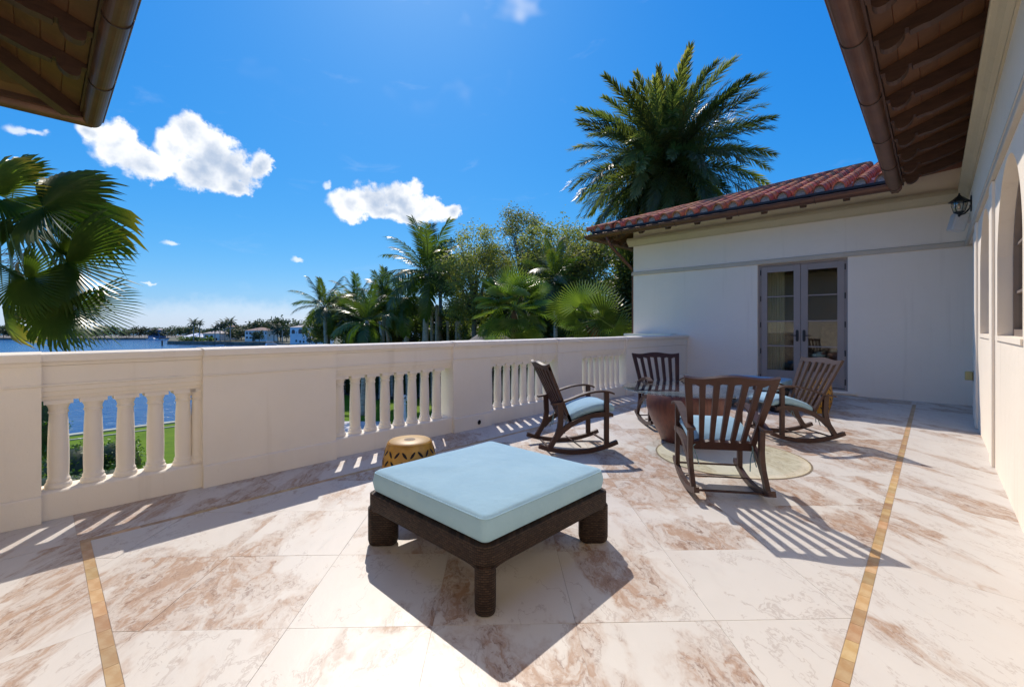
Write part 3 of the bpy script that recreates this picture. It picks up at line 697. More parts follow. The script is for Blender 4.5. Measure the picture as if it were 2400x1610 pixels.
# barrel tiles
cs = math.cos(math.atan(PITCH)); sn = math.sin(math.atan(PITCH))
def half_tile(r0, r1, L, th=0.016, n=8, flip=False, zs=0.92):
    b = MB()
    for rr in (0, 1):
        pass
    vs = []
    for (r, yy) in ((r0, 0), (r1, L)):
        for t_ in (0, th):
            for k in range(n+1):
                a = math.pi*k/n; s_ = -1 if flip else 1; vs.append(((r-t_)*math.cos(a), yy, s_*(r-t_)*math.sin(a)*zs))
    m = n+1; fs = []
    for k in range(n):
        fs += [(k, k+1, 2*m+k+1, 2*m+k), (m+k+1, m+k, 3*m+k, 3*m+k+1), (k+1, k, m+k, m+k+1), (2*m+k, 2*m+k+1, 3*m+k+1, 3*m+k)]
    b.add(vs, fs); return b
MB.build = _ob
cov = half_tile(0.104, 0.086, 0.37, zs=1.32, th=0.020).mesh('roof_tile', 'tile', True); sharp(cov, 50)
PER = 0.287; x = EX+0.17; slope_a = math.atan(PITCH)
cols = []
while x < -0.20: cols.append(x); x += PER
NR_OFF = Vector((nw.location.x, nw.location.y, 0))
for cx in cols:
    yl = EY-0.075; r = 0
    ymax = EY + (cx-EX) - 0.06
    while yl < min(ymax, EY+4.6):
        o = link('roof_tile', cov, roof); d = yl-EY; jit = random.uniform(-0.006, 0.006)
        o.location = Vector((cx+random.uniform(-0.004, 0.004), yl, zu(d)+0.085+random.uniform(0, 0.004))) - NR_OFF
        o.rotation_euler = (slope_a+R_(2.2), 0, jit); yl += 0.292
# pans between them, joined (all alike and half hidden)
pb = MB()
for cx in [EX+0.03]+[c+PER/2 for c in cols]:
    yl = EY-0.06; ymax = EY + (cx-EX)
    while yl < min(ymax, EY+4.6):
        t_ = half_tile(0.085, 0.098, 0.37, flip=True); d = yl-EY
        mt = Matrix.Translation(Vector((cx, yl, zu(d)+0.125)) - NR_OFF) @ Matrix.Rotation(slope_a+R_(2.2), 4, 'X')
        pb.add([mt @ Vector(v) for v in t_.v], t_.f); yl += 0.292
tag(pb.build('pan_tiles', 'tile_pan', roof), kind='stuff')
plug = MB(); pts = [(0.083*math.cos(math.pi*k/8), 0.108*math.sin(math.pi*k/8)) for k in range(9)]
plug.prism(pts, lambda u, v, w: (u, w, v), 0.0, 0.03); plug_m = plug.mesh('mortar_plug', 'mortar')
for cx in cols:
    o = link('mortar_plug', plug_m, roof); o.location = Vector((cx, EY-0.060, EZ+0.066)) - NR_OFF
hipm = half_tile(0.105, 0.088, 0.46).mesh('hip_tile', 'tile', True); sharp(hipm, 50)
k = 0; tt = -0.10
while tt < 4.7:
    o = link('hip_tile', hipm, roof); o.location = Vector((EX+tt, EY+tt, zu(tt)+0.125)) - NR_OFF
    o.rotation_euler = (math.atan(PITCH*q)+R_(1.6), 0, R_(-45)); tt += 0.265
MB.build = rooted(nw)
b = MB(); fnm = lambda d, z, w: (EX+d-w*q, EY+d+w*q, z)
b.prism([(-0.02, zu(-0.02)+0.06), (4.7, zu(4.7)+0.06), (4.7, zu(4.7)+0.165), (-0.02, zu(-0.02)+0.165)], fnm, -0.055, 0.055); b.build('hip_mortar', 'mortar', nw)
b = MB(); b.box(EX+0.02, -0.4, EY-0.075, EY-0.02, EZ+0.020, EZ+0.062); b.build('eave_flashing', 'black_flash', nw)
def eave(root, *a, **k):
    MB.build = rooted(root); make_eave(root, *a, **k)
eave(nw, (EX, EY), (0, 1), (1, 0), -0.36-EX, 0.62, 0.645, 9, WY-EY, 0.9, 1.27, gutter_ext=(0.105, -0.02))
eave(nw, (EX, EY), (1, 0), (0, 1), 6.0, 0.62, 0.645, 8, -5.525-EX, 0.9, 1.27, gutter_ext=(0.105, 0))
MB.build = rooted(nw)
b = MB(); fnh = lambda d, z, w: (EX+d-w*q, EY+d+w*q, z)
b.prism([(0.02, zu(0.02)-0.005), (0.02, EZ-0.09), (0.10, EZ-0.12), (0.80, zu(0.80)-0.15), (0.80, zu(0.80)-0.005)], fnh, -0.05, 0.05); b.build('hip_rafter', 'brown_wood', nw)
b = MB(); b.tube([(-5.80, 9.50, 3.47), (-5.78, 9.51, 3.36), (-5.76, 9.56, 3.28), (-5.66, 10.16, 2.90), (-5.61, 10.42, 2.74), (-5.61, 10.46, 2.60), (-5.61, 10.46, -1.0)], 0.042, 12)
b.build('downpipe', 'gutter', nw, smooth=True, angle=60)

# ---- long wing on the right with arched windows
rw = thing('house_wing', 'white stucco long wing along the terrace with arched windows and deep rafter eaves', 'house', (WX, 4.0, 0))
MB.build = rooted(rw)
A1 = (4.16, 5.70, 1.76); A2 = (6.33, 7.69, 1.86); SILL = 1.18
b = MB(); BXX = 0.80
for y0, y1 in ((-0.55, A1[0]), (A1[1], A2[0]), (A2[1], 9.06)): b.box(WX, BXX, y0, y1, -0.05, 4.0)
for y0, y1, sp in (A1, A2):
    b.box(WX, BXX, y0, y1, -0.05, SILL); b.box(WX, BXX, y0, y1, 2.60, 4.0)
    c_ = (y0+y1)/2; r = (y1-y0)/2; top = []; bot = []
    for k in range(25):
        a = math.pi - math.pi*k/24; yy = c_+r*math.cos(a); bot.append((yy, sp+r*math.sin(a)*0.985)); top.append((yy, 2.60))
    bot[0] = (y0, SILL); bot[-1] = (y1, SILL)
    b.strip(top[:], [(p[0], max(p[1], SILL)) for p in bot], lambda u, v, w: (w, u, v), WX, BXX)
b.box(0.505, BXX, 9.06, 10.299, -0.05, 4.0); b.box(WX, 0.505, 9.06, 10.299, 2.60, 4.0)
b.build('wall', 'wall', rw)
b = MB(); b.box(0.44, 0.504, 9.10, 10.29, 0.0, 0.055); b.build('alcove_step', 'wall', rw)
for y0, y1 in ((5.88, 6.15), (8.02, 8.30)):
    b = MB(); b.cbox(WX-0.022, WX+0.01, y0, y1, 0.001, 2.570, 0.004); b.build('pilaster', 'wall', rw)
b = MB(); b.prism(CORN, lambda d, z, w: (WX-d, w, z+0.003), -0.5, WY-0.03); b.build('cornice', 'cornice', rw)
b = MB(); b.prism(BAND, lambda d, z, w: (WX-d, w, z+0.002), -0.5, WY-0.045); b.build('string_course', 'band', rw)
for y0, y1, sp in (A1, A2):
    w_ = link('arched_window', None, rw); c_ = (y0+y1)/2; r = (y1-y0)/2; fw = 0.05
    b = MB(); o_ = []; i_ = []
    for k in range(25):
        a = math.pi - math.pi*k/24; o_.append((c_+r*math.cos(a), sp+r*math.sin(a)*0.985)); i_.append((c_+(r-fw)*math.cos(a), sp+(r-fw)*math.sin(a)*0.985))
    o_ = [(y0, SILL)] + o_ + [(y1, SILL)]; i_ = [(y0+fw, SILL)] + i_ + [(y1-fw, SILL)]
    b.strip(o_, i_, lambda u, v, w: (w, u, v), 0.485, 0.545); b.box(0.487, 0.547, y0+fw, y1-fw, SILL, SILL+0.06)
    b.build('window_frame', 'bronze_frame', w_)
    b = MB()
    for k in (1, 2): yy = y0+(y1-y0)*k/3; b.box(0.50, 0.525, yy-0.012, yy+0.012, SILL+0.06, sp+r*0.80)
    for zz in (1.55, 1.95): b.box(0.502, 0.527, y0+fw, y1-fw, zz-0.011, zz+0.011)
    b.build('glazing_bars', 'bronze_frame', w_)
    b = MB(); pts = [(p[0], p[1]) for p in i_]; n = len(pts); b.add([(0.515, p[0], p[1]) for p in pts], [tuple(range(n))]); b.build('pane', 'glass', w_)
    b = MB(); b.add([(0.78, y0-0.05, SILL-0.1), (0.78, y1+0.05, SILL-0.1), (0.78, y1+0.05, 2.62), (0.78, y0-0.05, 2.62)], [(0, 1, 2, 3)]); b.build('interior_backing', 'room', w_)  # sheet added behind the pane to stand for the dark interior
    b = MB(); b.box(WX-0.012, 0.49, y0-0.02, y1+0.02, SILL-0.035, SILL+0.003); b.build('window_sill', 'wall', w_)
roof_slab(rw, [(-0.36, 0.29, EZ), (-0.36+H, 0.29-H, zu(H)), (-0.36+H, EY+H, zu(H)), (-0.36, EY, EZ)])
eave(rw, (-0.36, 9.58), (1, 0), (0, -1), 9.29, 9.58-9.19, 0.645, 14, WX+0.36, 9.58-9.48, 1.265, gutter_ext=(0.10, 0.0))

# ---- wing behind the camera: its eave comes into the picture at the left
sw = thing('house_wing', 'near wing of which only the brown eave corner shows overhead', 'house', (-3.0, SY_, 0))
MB.build = rooted(sw)
b = MB(); b.box(-5.95, 1.2, SY_-0.3, SY_, GZ, 4.0); b.box(-5.95, -5.65, -8, SY_-0.3, GZ, 4.0); b.build('wall', 'wall', sw)
SX, SY = -6.67, 0.285
roof_slab(sw, [(SX, SY, EZ), (SX+H, SY-H, zu(H)), (-0.36+H, SY-H, zu(H)), (-0.36, SY, EZ)])
roof_slab(sw, [(SX, SY, EZ), (SX, -9, EZ), (SX+H, -9, zu(H)), (SX+H, SY-H, zu(H))], 'roof_slope')
eave(sw, (SX, SY), (0, -1), (1, 0), 6.2, 1.13, 0.70, 8, SY-SY_, 1.02, 1.27, gutter_ext=(0.105, 0.0))
eave(sw, (SX, SY), (1, 0), (0, -1), 6.0, 1.2, 0.70, 7, -5.95-SX, 1.3, 1.27, gutter_ext=(0.105, 0.0))
MB.build = rooted(sw)
b = MB(); fnh = lambda d, z, w: (SX+d-w*q, SY-d-w*q, z)
b.prism([(0.0, zu(0.0)-0.005), (0.0, EZ-0.09), (0.10, EZ-0.13), (0.16, EZ-0.11), (0.85, zu(0.85)-0.16), (0.85, zu(0.85)-0.005)], fnh, -0.05, 0.05); b.build('hip_rafter', 'brown_wood', sw)
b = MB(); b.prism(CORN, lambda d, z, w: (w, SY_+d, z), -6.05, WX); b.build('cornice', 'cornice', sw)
MB.build = _ob

# ================================================================== FURNITURE
def arc_pts(c, r, a0, a1, n): return [(c[0]+r*math.cos(R_(a0+(a1-a0)*k/n)), c[1]+r*math.sin(R_(a0+(a1-a0)*k/n))) for k in range(n+1)]
def cushion_mesh(w, d, h, r=0.035, nx=16, ny=16, crown=0.012, warp=None, wrinkle=0.0035, seed=3):
    """box cushion: rounded box with soft crown; warp(x,y,z)->xyz"""
    rnd = random.Random(seed)
    ph = [(rnd.uniform(0, 6), rnd.uniform(0, 6), rnd.uniform(8, 22), rnd.uniform(8, 22)) for _ in range(5)]
    def wr(x, y): return sum(math.sin(a[2]*x+a[0])*math.sin(a[3]*y+a[1]) for a in ph)/5
    rows = []; b = MB()
    prof = [(0.0, 0.0, 0)] 
    # rings from bottom centre outwards, up the side and back over the top
    ring = []
    m = 5
    for k in range(m+1): a = -90+90*k/m; ring.append((r*math.cos(R_(a))-r, r+r*math.sin(R_(a))))
    ring.append((0.004, h*0.5))
    for k in range(m+1): a = 90*k/m; ring.append((r*math.cos(R_(a))-r, h-r+r*math.sin(R_(a))))
    def outline(off, cr):
        pts = []; hw, hd = w/2+off, d/2+off; c = max(0.004, cr+off*0.5)
        for cx, cy, a0 in ((hw-c, hd-c, 0), (-hw+c, hd-c, 90), (-hw+c, -hd+c, 180), (hw-c, -hd+c, 270)):
            nseg = 4
            for k in range(nseg+1):
                a = R_(a0+90*k/nseg); pts.append((cx+c*math.cos(a), cy+c*math.sin(a)))
            nx_ = 7
            nxt = {0: (-1, 0), 90: (0, -1), 180: (1, 0), 270: (0, 1)}[a0]; Ls = (2*(hw-c)) if nxt[0] else (2*(hd-c))
            x0, y0 = pts[-1]
            for k in range(1, nx_+1): pts.append((x0+nxt[0]*Ls*k/(nx_+1), y0+nxt[1]*Ls*k/(nx_+1)))
        return pts
    vs = []; n = None
    for off, z in ring:
        o = outline(off, 0.035); n = len(o)
        for x, y in o:
            bul = 0.006*math.sin(math.pi*min(1, max(0, z/h)))
            vs.append((x*(1+bul/w*2), y*(1+bul/d*2), z+(0.5*wrinkle*wr(x*2, y*2) if z > h*0.5 else 0)))
    nr = len(ring); fs = []
    for i in range(nr-1):
        for k in range(n): fs.append((i*n+k, i*n+(k+1) % n, (i+1)*n+(k+1) % n, (i+1)*n+k))
    # top in shrinking rings
    base = (nr-1)*n
    steps = [0.93, 0.82, 0.66, 0.46, 0.24]; top = vs[base:base+n]; prev = base
    for s in steps:
        st = len(vs)
        for x, y, z in top:
            e = 1-max(abs(x*s)/(w/2), abs(y*s)/(d/2)); vs.append((x*s, y*s, h+crown*(1-(1-e)**3)+wrinkle*wr(x*s, y*s)))
        for k in range(n): fs.append((prev+k, prev+(k+1) % n, st+(k+1) % n, st+k))
        prev = st
    vs.append((0, 0, h+crown)); c = len(vs)-1
    for k in range(n): fs.append((prev+k, prev+(k+1) % n, c))
    fs.append(tuple(reversed(range(n))))
    if warp: vs = [warp(*p) for p in vs]
    b.add(vs, fs); return b, n, nr

# ---- rocking chair
def make_chair():
    t = thing('rocking_chair', 'x', 'rocking chair')
    def sfn(x0): return lambda s, z, w: (x0+w, s, z)
    for sx in (-1, 1):
        f = sfn(sx*0.252)
        n = 16; top = []; bot = []
        for k in range(n+1):
            s = -0.412+0.83*k/n; z = 0.46*s*s; sl = 0.92*s; l = math.sqrt(1+sl*sl); bot.append((s, z+0.001)); top.append((s-0.040*sl/l, z+0.042/l))
        b = MB(); b.strip(top, bot, f, -0.018, 0.018); b.build('rocker', 'metal', t)
        b = MB(); o_ = [(-0.330, 0.075), (-0.290, 0.135), (-0.245, 0.205), (-0.222, 0.27), (-0.212, 0.335), (-0.216, 0.42), (-0.222, 0.508)]; i_ = [(-0.278, 0.060), (-0.235, 0.135), (-0.188, 0.205), (-0.168, 0.27), (-0.162, 0.335), (-0.165, 0.42), (-0.169, 0.508)]
        b.strip(i_, o_, f, -0.0165, 0.0165); b.build('rear_leg', 'metal', t)
        b = MB(); tp = [(-0.196, 0.232), (-0.150, 0.285), (-0.071, 0.330), (0.0, 0.360), (0.08, 0.386), (0.16, 0.402), (0.268, 0.409), (0.32, 0.403), (0.363, 0.389)]; bt = [(-0.205, 0.165), (-0.150, 0.222), (-0.071, 0.276), (0.0, 0.311), (0.08, 0.341), (0.16, 0.355), (0.268, 0.360), (0.32, 0.360), (0.363, 0.354)]
        b.strip(tp, bt, f, -0.0155, 0.0155); b.build('seat_rail', 'metal', t)
        b = MB(); b.cbox(sx*0.252-0.0175, sx*0.252+0.0175, 0.271, 0.319, 0.050, 0.604, 0.004); b.build('front_leg', 'metal', t)
        b = MB(); ln = [(-0.285, 0.505), (-0.20, 0.517), (-0.10, 0.545), (0.0, 0.580), (0.09, 0.604), (0.17, 0.616), (0.24, 0.619), (0.30, 0.612), (0.338, 0.602), (0.366, 0.590)]
        b.strip([(s, z+0.009) for s, z in ln], [(s, z-0.009) for s, z in ln], sfn(sx*0.262), -0.031, 0.031); b.build('armrest', 'metal', t)
    # back: fanned slats between curved rails, leaning backwards
    B0 = Vector((0, -0.075, 0.318)); BD = Vector((0, -0.262, 0.585)); BL = BD.length; BD.normalize(); BN = Vector((0, BD.z, -BD.y))   # normal towards the front
    def bp(u, v, w):       # u across (-1..1), v up 0..BL, w out of plane
        half = 0.236+0.088*(v/BL); cam_ = -0.022*(1-u*u)*(v/BL)
        p = B0 + BD*v + BN*(w+cam_); return (u*half, p.y, p.z)
    def crest(u): return 0.016*math.cos(u*math.pi*1.28)+0.004*u*u*2
    def panel(u0f, u1f, v0, v1, nn=6, th=0.013):
        b = MB(); vs = []; 
        for k in range(nn+1):
            v = v0+(v1-v0)*k/nn
            for (uf, w) in ((u0f, -th), (u1f, -th), (u1f, th), (u0f, th)): vs.append(bp(uf(v) if callable(uf) else uf, v, w))
        fs = [(3, 2, 1, 0), tuple(nn*4+k for k in range(4))]
        for k in range(nn):
            for j in range(4): fs.append((k*4+j, k*4+(j+1) % 4, (k+1)*4+(j+1) % 4, (k+1)*4+j))
        b.add(vs, fs); return b
    for k in range(7):
        uc = -1+2*k/6.0; hw = 0.082 if k in (0, 6) else 0.066
        uc = uc*(1-0.082)
        v1 = BL-0.035; v0 = 0.05
        panel(uc-hw, uc+hw, v0 if 0 < k < 6 else 0.0, v1, 6).build('back_slat' if 0 < k < 6 else 'back_stile', 'metal', t)
    def rail(v_lo, v_hi, name):
        b = MB(); nn = 20; vs = []
        for k in range(nn+1):
            u = -1+2*k/nn
            for (v, w) in ((v_lo(u), -0.0145), (v_hi(u), -0.0145), (v_hi(u), 0.0145), (v_lo(u), 0.0145)): vs.append(bp(u, v, w))
        fs = [(0, 1, 2, 3), tuple(reversed([nn*4+k for k in range(4)]))]
        for k in range(nn):
            for j in range(4): fs.append((k*4+j, (k+1)*4+j, (k+1)*4+(j+1) % 4, k*4+(j+1) % 4))
        b.add(vs, fs); b.build(name, 'metal', t)
    rail(lambda u: BL-0.060+0.4*crest(u)-0.010*math.cos(u*3*math.pi*2), lambda u: BL+crest(u), 'top_rail'); rail(lambda u: -0.004, lambda u: 0.072+0.006*math.cos(u*6*math.pi), 'bottom_rail')
    # seat pan, cross bars
    b = MB(); tp = [(-0.06, 0.325), (0.0, 0.355), (0.08, 0.381), (0.16, 0.397), (0.268, 0.404), (0.35, 0.392)]
    b.strip(tp, [(s, z-0.012) for s, z in tp], lambda s, z, w: (w, s, z), -0.236, 0.236); b.build('seat_pan', 'metal', t)
    for s, z in ((0.345, 0.075), (-0.275, 0.055)):
        b = MB(); b.cbox(-0.236, 0.236, s-0.011, s+0.011, z-0.006, z+0.006, 0.002); b.build('stretcher', 'metal', t)
    b = MB(); b.cbox(-0.236, 0.236, 0.03-0.006, 0.03+0.006, 0.060, 0.068, 0.002); b.build('stretcher', 'metal', t)
    # cushion bent over the seat
    def warp(x, y, z):
        s = 0.155+y; zb = 0.408-0.62*max(0, 0.24-s)**1.55-0.9*max(0, s-0.26)**2
        wy = 1-0.06*max(0, -y/0.24)
        return (x*wy, s-0.25*(z-0.04)*max(0, min(1, (0.1-s)*4)), zb+z)
    cb, n, nr = cushion_mesh(0.462, 0.475, 0.082, 0.030, warp=warp, crown=0.014)
    cu = cb.build('cushion', 'cushion', t, smooth=True)
    for sx in (-1, 1):
        for dx, dz, dy in ((0.03, -0.13, -0.03), (-0.02, -0.16, -0.045)):
            b = MB(); x0 = sx*0.205; b.tube([(x0, -0.075, 0.345), (x0+0.01, -0.105, 0.352), (x0+sx*0.012, -0.115, 0.335), (x0+dx*0.5, -0.118+dy*0.3, 0.335+dz*0.5), (x0+dx, -0.11+dy, 0.335+dz)], 0.0042, 5); b.build('tie', 'tie', cu)
    return t
chair = make_chair()
spots = [((-2.775, 3.822), (0.574, 0.82), 'brown metal rocking chair in side view beside the balustrade, left of the glass table'),
         ((-1.245, 3.690), (-0.555, 0.832), 'brown metal rocking chair turned back-on in front of the glass table'),
         ((-1.180, 5.945), (-0.70, -0.714), 'brown metal rocking chair by the yellow stool, facing the table from the right'),
         ((-2.590, 5.615), (0.665, -0.747), 'brown metal rocking chair behind the glass table with its slatted back against the balustrade end')]
for i, (p, f_, lb) in enumerate(spots):
    o = chair if i == 0 else copy_tree(chair)
    o.location = (p[0], p[1], 0.0); o.rotation_euler = (0, 0, math.atan2(-f_[0], f_[1])); tag(o, lb, 'rocking chair', 'rocking chairs around the glass table')

# ---- glass table on an urn
tb = thing('patio_table', 'round glass-topped table on a brown copper urn base', 'table', (-2.015, 4.955, 0))
b = MB(); b.lathe([(0.255, 0.002), (0.27, 0.012), (0.285, 0.05), (0.325, 0.13), (0.372, 0.22), (0.405, 0.30), (0.422, 0.37), (0.425, 0.43), (0.412, 0.49), (0.388, 0.53), (0.365, 0.553), (0.372, 0.560), (0.374, 0.570), (0.33, 0.571), (0.30, 0.55)], 64)
b.build('urn_base', 'urn', tb, smooth=True, angle=60)
b = MB(); b.lathe([(0.664, 0.5722), (0.688, 0.5725), (0.695, 0.5765), (0.695, 0.581), (0.690, 0.5855), (0.678, 0.5868)], 96)
b.build('glass_top', 'table_glass', tb, smooth=True, angle=30)

# ---- wicker ottomans
def make_ottoman():
    t = thing('ottoman', 'x', 'ottoman'); S = 1.01; hs_ = S/2
    def rr(hx, hy, c, seg=5):
        pts = []
        for (ox, oy, a0) in ((hx-c, hy-c, 0), (-hx+c, hy-c, 90), (-hx+c, -hy+c, 180), (hx-c, -hy+c, 270)):
            for k in range(seg+1): a = R_(a0+90*k/seg); pts.append((ox+c*math.cos(a), oy+c*math.sin(a)))
        return pts
    def leg(sx, sy):                       # plank-like leg set on the diagonal of its corner
        b = MB(); dc = hs_*math.sqrt(2)-0.016-0.085; c45 = math.atan2(sy, sx)
        pts = rr(0.085, 0.047, 0.040, 6); n = len(pts); vs = []; lv = [(0.84, 0.002), (0.94, 0.010), (1.0, 0.030), (1.0, 0.215)]
        for s, z in lv:
            for x, y in pts:
                x, y = x*s+dc, y*s; vs.append((x*math.cos(c45)-y*math.sin(c45), x*math.sin(c45)+y*math.cos(c45), z))
        fs = [tuple(reversed(range(n))), tuple(range((len(lv)-1)*n, len(lv)*n))]
        for i in range(len(lv)-1):
            for k in range(n): fs.append((i*n+k, i*n+(k+1) % n, (i+1)*n+(k+1) % n, (i+1)*n+k))
        b.add(vs, fs); b.build('leg', 'wicker', t, smooth=True, angle=60)
    for sx in (-1, 1):
        for sy in (-1, 1): leg(sx, sy)
    # ring frame, its lower edge sweeping down into the legs
    b = MB(); N_ = 96; vs = []
    def sq(u, hh, c):                      # point on a rounded square by perimeter fraction
        P_ = rr(hh, hh, c, 8); P_ = P_ + [P_[0]]; L_ = [0]
        for p0, p1 in zip(P_, P_[1:]): L_.append(L_[-1]+math.hypot(p1[0]-p0[0], p1[1]-p0[1]))
        d = (u % 1.0)*L_[-1]
        for k in range(len(P_)-1):
            if L_[k] <= d <= L_[k+1]:
                f = (d-L_[k])/max(1e-9, L_[k+1]-L_[k]); return (P_[k][0]+(P_[k+1][0]-P_[k][0])*f, P_[k][1]+(P_[k+1][1]-P_[k][1])*f)
        return P_[-1]
    for k in range(N_):
        u = k/N_; xo, yo = sq(u, hs_, 0.055); xi, yi = xo*(1-0.105/hs_), yo*(1-0.105/hs_)
        dcn = math.hypot(abs(xo)-hs_, abs(yo)-hs_); zb = 0.208-0.034*max(0, 1-dcn/0.13)**2
        vs += [(xo*0.992, yo*0.992, 0.300), (xo, yo, 0.290), (xo, yo, zb+0.012), (xo*0.99, yo*0.99, zb), (xi, yi, zb), (xi, yi, 0.300)]
    fs = []
    for k in range(N_):
        j = (k+1) % N_
        for i in range(6): fs.append((k*6+i, k*6+(i+1) % 6, j*6+(i+1) % 6, j*6+i))
    b.add(vs, fs); b.build('frame', 'wicker', t, smooth=True, angle=35)
    b = MB(); b.box(-hs_+0.11, hs_-0.11, -hs_+0.11, hs_-0.11, 0.255, 0.290); b.build('deck', 'wicker', t)
    cb, n, nr = cushion_mesh(0.955, 0.955, 0.128, 0.028, crown=0.016, wrinkle=0.006, seed=5)
    c = cb.build('cushion', 'cushion', t, smooth=True); c.location = (0.0, 0.0, 0.2995)
    # piping along the top and bottom seams
    for zz in (0.018, 0.112):
        pts = []; hw = 0.475
        for cx, cy, a0 in ((hw-0.035, hw-0.035, 0), (-hw+0.035, hw-0.035, 90), (-hw+0.035, -hw+0.035, 180), (hw-0.035, -hw+0.035, 270)):
            for k in range(6): a = R_(a0+90*k/5); pts.append((cx+0.037*math.cos(a), cy+0.037*math.sin(a), zz))
        pts.append(pts[0]); b = MB(); b.tube(pts, 0.0042, 6, caps=False); b.build('piping', 'cushion', c, smooth=True)
    return t
ot = make_ottoman(); ot.location = (-1.895, 1.805, 0); tag(ot, 'large square ottoman with light blue cushion on dark wicker frame in the foreground', 'ottoman', 'wicker ottomans')
o2 = copy_tree(ot); o2.location = (-2.165, 7.975, 0); tag(o2, 'square wicker ottoman with blue cushion behind the table, before the french door', 'ottoman', 'wicker ottomans')

# ---- ceramic garden stools
def make_stool():
    t = thing('garden_stool', 'x', 'stool'); prof = [(0.135, 0.002), (0.150, 0.006), (0.153, 0.030), (0.168, 0.075), (0.186, 0.14), (0.195, 0.205), (0.196, 0.245), (0.190, 0.31), (0.176, 0.375), (0.162, 0.42), (0.157, 0.438), (0.152, 0.446), (0.142, 0.450)]
    def rad(z):
        for (r0, z0), (r1, z1) in zip(prof, prof[1:]):
            if z0 <= z <= z1: return r0+(r1-r0)*(z-z0)/(z1-z0)
        return prof[-1][0]
    b = MB(); b.lathe(prof, 48, caps=False); b.add([(0.135*math.cos(2*math.pi*k/48), 0.135*math.sin(2*math.pi*k/48), 0.002) for k in range(48)], [tuple(range(48))]); body = b.build('body', 'ceramic', t, smooth=True, angle=60)
    b = MB(); b.lathe([(0.1435, 0.4495), (0.140, 0.4535), (0.05, 0.4555), (0.0005, 0.4556)], 48, caps=False); b.build('seat', 'ceramic_top', t, smooth=True)
    b = MB(); b.lathe([(0.040, 0.4564), (0.0005, 0.4568)], 32, caps=False); b.build('pierced_disc', 'mesh_hole', t, smooth=True)
    # leaf-shaped openings in rows of leaning pairs
    for row in range(6):
        z = 0.075+row*0.062; n = 20
        for k in range(n):
            a = 2*math.pi*(k+(row//1 % 2)*0.5)/n; tilt = (1 if (k+row) % 2 else -1)*0.70
            b = MB(); pts = []
            for j in range(8):
                s = 2*math.pi*j/8; lx, lz = 0.0092*math.sin(s), 0.028*math.cos(s)*(1.0)
                if j in (1, 7, 3, 5): lx *= 0.95
                x = lx*math.cos(tilt)+lz*math.sin(tilt); zz = z-lx*math.sin(tilt)+lz*math.cos(tilt)
                r = rad(zz)+0.0012; pts.append((r*math.cos(a+x/r), r*math.sin(a+x/r), zz))
            b.add(pts, [tuple(range(8))]); b.build('cutout', 'hole', body)
    return t
st = make_stool(); st.location = (-2.725, 1.815, 0); tag(st, 'ochre ceramic drum stool with leaf cutouts, half hidden behind the foreground ottoman', 'stool', 'ochre garden stools')
s2 = copy_tree(st); s2.location = (-1.27, 7.96, 0); s2.rotation_euler = (0, 0, 0.8); s2.scale = (1.0, 1.0, 1.1); tag(s2, 'ochre ceramic drum stool seen through the slats of the right-hand rocking chair', 'stool', 'ochre garden stools')

# ---- fittings on the right-hand wall
ln = thing('wall_lantern', 'black iron wall lantern with seeded glass high in the corner', 'lantern', (WX, 9.30, 3.05))
b = MB(); b.cbox(-0.016, -0.001, -0.055, 0.055, -0.10, 0.12, 0.004); b.build('back_plate', 'black', ln)
b = MB(); b.tube([(-0.015, 0, 0.045), (-0.06, 0, 0.05), (-0.10, 0, 0.045)], 0.010, 8); b.tube([(-0.015, 0, -0.01), (-0.03, 0, -0.07), (-0.075, 0, -0.125), (-0.13, 0, -0.14)], 0.011, 8); b.build('arm', 'black', ln, smooth=True)
b = MB(); b.lathe([(0.015, 0.155), (0.03, 0.135), (0.045, 0.125), (0.075, 0.095), (0.118, 0.062), (0.122, 0.052), (0.10, 0.052)], 6, (-0.13, 0, 0)); b.lathe([(0.008, 0.155), (0.014, 0.168), (0.008, 0.182), (0.001, 0.186)], 10, (-0.13, 0, 0)); b.build('cap', 'black', ln)
b = MB(); b.lathe([(0.078, 0.050), (0.080, 0.02), (0.074, -0.04), (0.052, -0.09)], 20, (-0.13, 0, 0), caps=False); b.build('glass', 'lamp_glass', ln, smooth=True)
b = MB(); b.lathe([(0.060, -0.088), (0.062, -0.10), (0.03, -0.118), (0.012, -0.135), (0.018, -0.148), (0.006, -0.165)], 16, (-0.13, 0, 0)); b.build('cup', 'black', ln, smooth=True)
for k in range(6):
    a = 2*math.pi*k/6; b = MB(); b.tube([(-0.13+0.083*math.cos(a), 0.083*math.sin(a), 0.052), (-0.13+0.085*math.cos(a), 0.085*math.sin(a), 0.01), (-0.13+0.060*math.cos(a), 0.060*math.sin(a), -0.09)], 0.004, 5); b.build('bar', 'black', ln)
b = MB(); b.lathe([(0.001, -0.06), (0.014, -0.05), (0.018, -0.01), (0.010, 0.025), (0.001, 0.035)], 12, (-0.13, 0, 0)); b.build('bulb', 'bulb', ln, smooth=True)
spk = thing('outdoor_speaker', 'small white outdoor loudspeaker tilted under the wall lantern', 'speaker', (WX-0.135, 9.62, 2.86))
b = MB(); b.cbox(-0.075, 0.085, -0.085, 0.085, -0.13, 0.13, 0.015); o = b.build('cabinet', 'speaker', spk); o.rotation_euler = (0, R_(14), R_(20))
b = MB(); b.box(0.08, 0.134, -0.02, 0.02, -0.03, 0.03); b.build('bracket', 'speaker', spk)
b = MB(); b.cbox(-0.082, -0.0755, -0.078, 0.078, -0.12, 0.12, 0.002); o = b.build('grille', 'grille', spk); o.rotation_euler = (0, R_(14), R_(20))
ob = thing('outlet_box', 'small yellowed outlet cover on the wall near the floor by the alcove', 'outlet', (WX, 8.93, 0.585))
